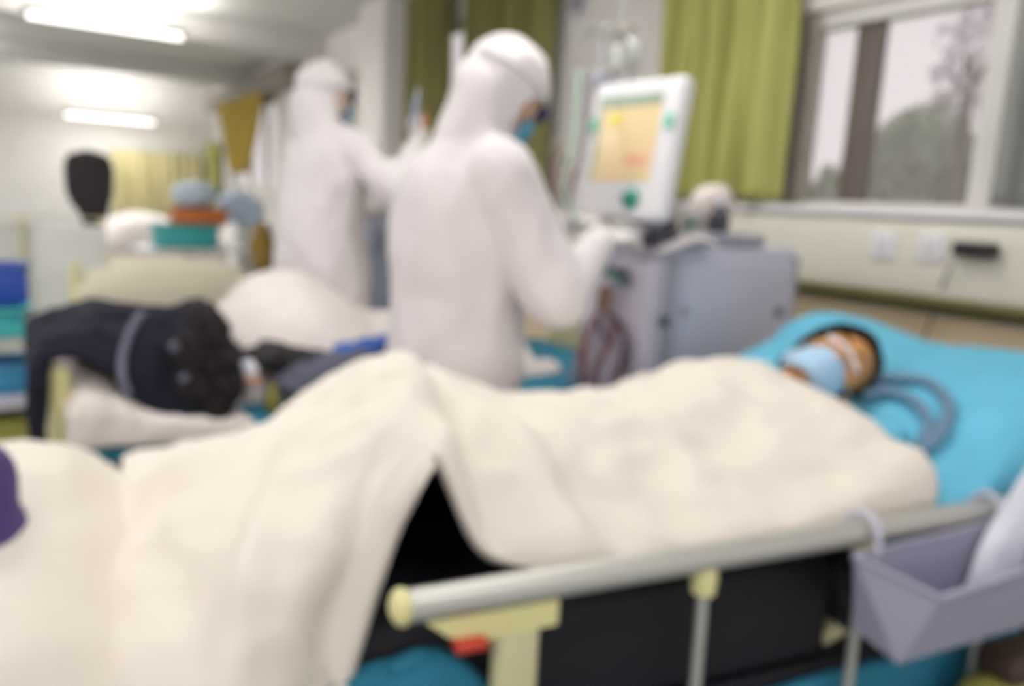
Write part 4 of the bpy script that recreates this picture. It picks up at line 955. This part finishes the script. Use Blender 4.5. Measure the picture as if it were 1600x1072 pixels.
tag(obj('coat', bake(mb, .016, 3, lambda co, n: .016*fold(co, 6, 2, (1, 1, .4))), mat('black_brown_coat', (40, 30, 34), .8), smooth=True), 'black-brown coat hanging on the stand left of the pale yellow curtain', 'coat')

# ---- treatment trolley at the left edge
tx = D(8, 560, 2.85); x0, y0 = tx.x, tx.y-.12
tt = thing('treatment_trolley', 'pale treatment trolley with teal shelf rims and an olive bin at the left edge', 'trolley', (x0, y0, 0))
for z, m in ((.72, WHITEP), (.47, WHITEP), (.20, WHITEP)):
    sf = obj('shelf', MB().box((x0, y0, z), (.5, .42, .02), bev=.004), m, tt)
    obj('shelf_rim', MB().box((x0+.25, y0, z+.02), (.014, .44, .05), bev=.004), TEAL if z > .7 else GREYP, sf)
for dx in (-.24, .24):
    for dy in (-.2, .2):
        obj('upright', MB().cyl((x0+dx, y0+dy, .08), (x0+dx, y0+dy, .80), .012), STEEL, tt); obj('caster', MB().cyl((x0+dx-.012, y0+dy, .04), (x0+dx+.012, y0+dy, .04), .04), BLACKP, tt)
basin((x0+.10, y0+.10, .735), (.22, .2, .07), TEAL, 'storage_box', 'shallow teal tray on the top shelf of the left trolley')
basin((x0+.08, y0+.10, .482), (.24, .2, .12), mat('sky_blue_plastic', (60, 140, 184), .4), 'storage_box', 'blue box on the middle shelf of the left trolley')
basin((x0+.10, y0+.09, .212), (.26, .22, .2), OLIVE, 'waste_bin', 'olive yellow bin on the bottom shelf of the left trolley', 'bin')
q = D(12, 450, 2.95); basin((x0-.05, y0+.12, .80), (.18, .16, .14), BLUEB, 'storage_box', 'deep blue box at the left edge above the teal tray')
# pale glazed screen behind it
gs = D(60, 420, 4.6)
gl = thing('ward_screen', 'pale grey folding ward screen standing behind the navy jacket', 'screen', (gs.x, gs.y, 0))
SCR = mat('pale_grey_screen', (206, 208, 204), .6)
for k, (dy, an) in enumerate(((0, .25), (.42, -.25))):
    yy = gs.y-.28+dy; pr = Euler((0, 0, an)).to_matrix()
    fr = obj('screen_panel', MB().box((gs.x, yy, .60), (.02, .44, .80), pr, bev=.006), SCR, gl)
    obj('panel_frame', MB().tube([(gs.x, yy-.21, .06), (gs.x, yy-.21, 1.04), (gs.x, yy+.21, 1.04), (gs.x, yy+.21, .06)], .014, 8), CREAM, fr)
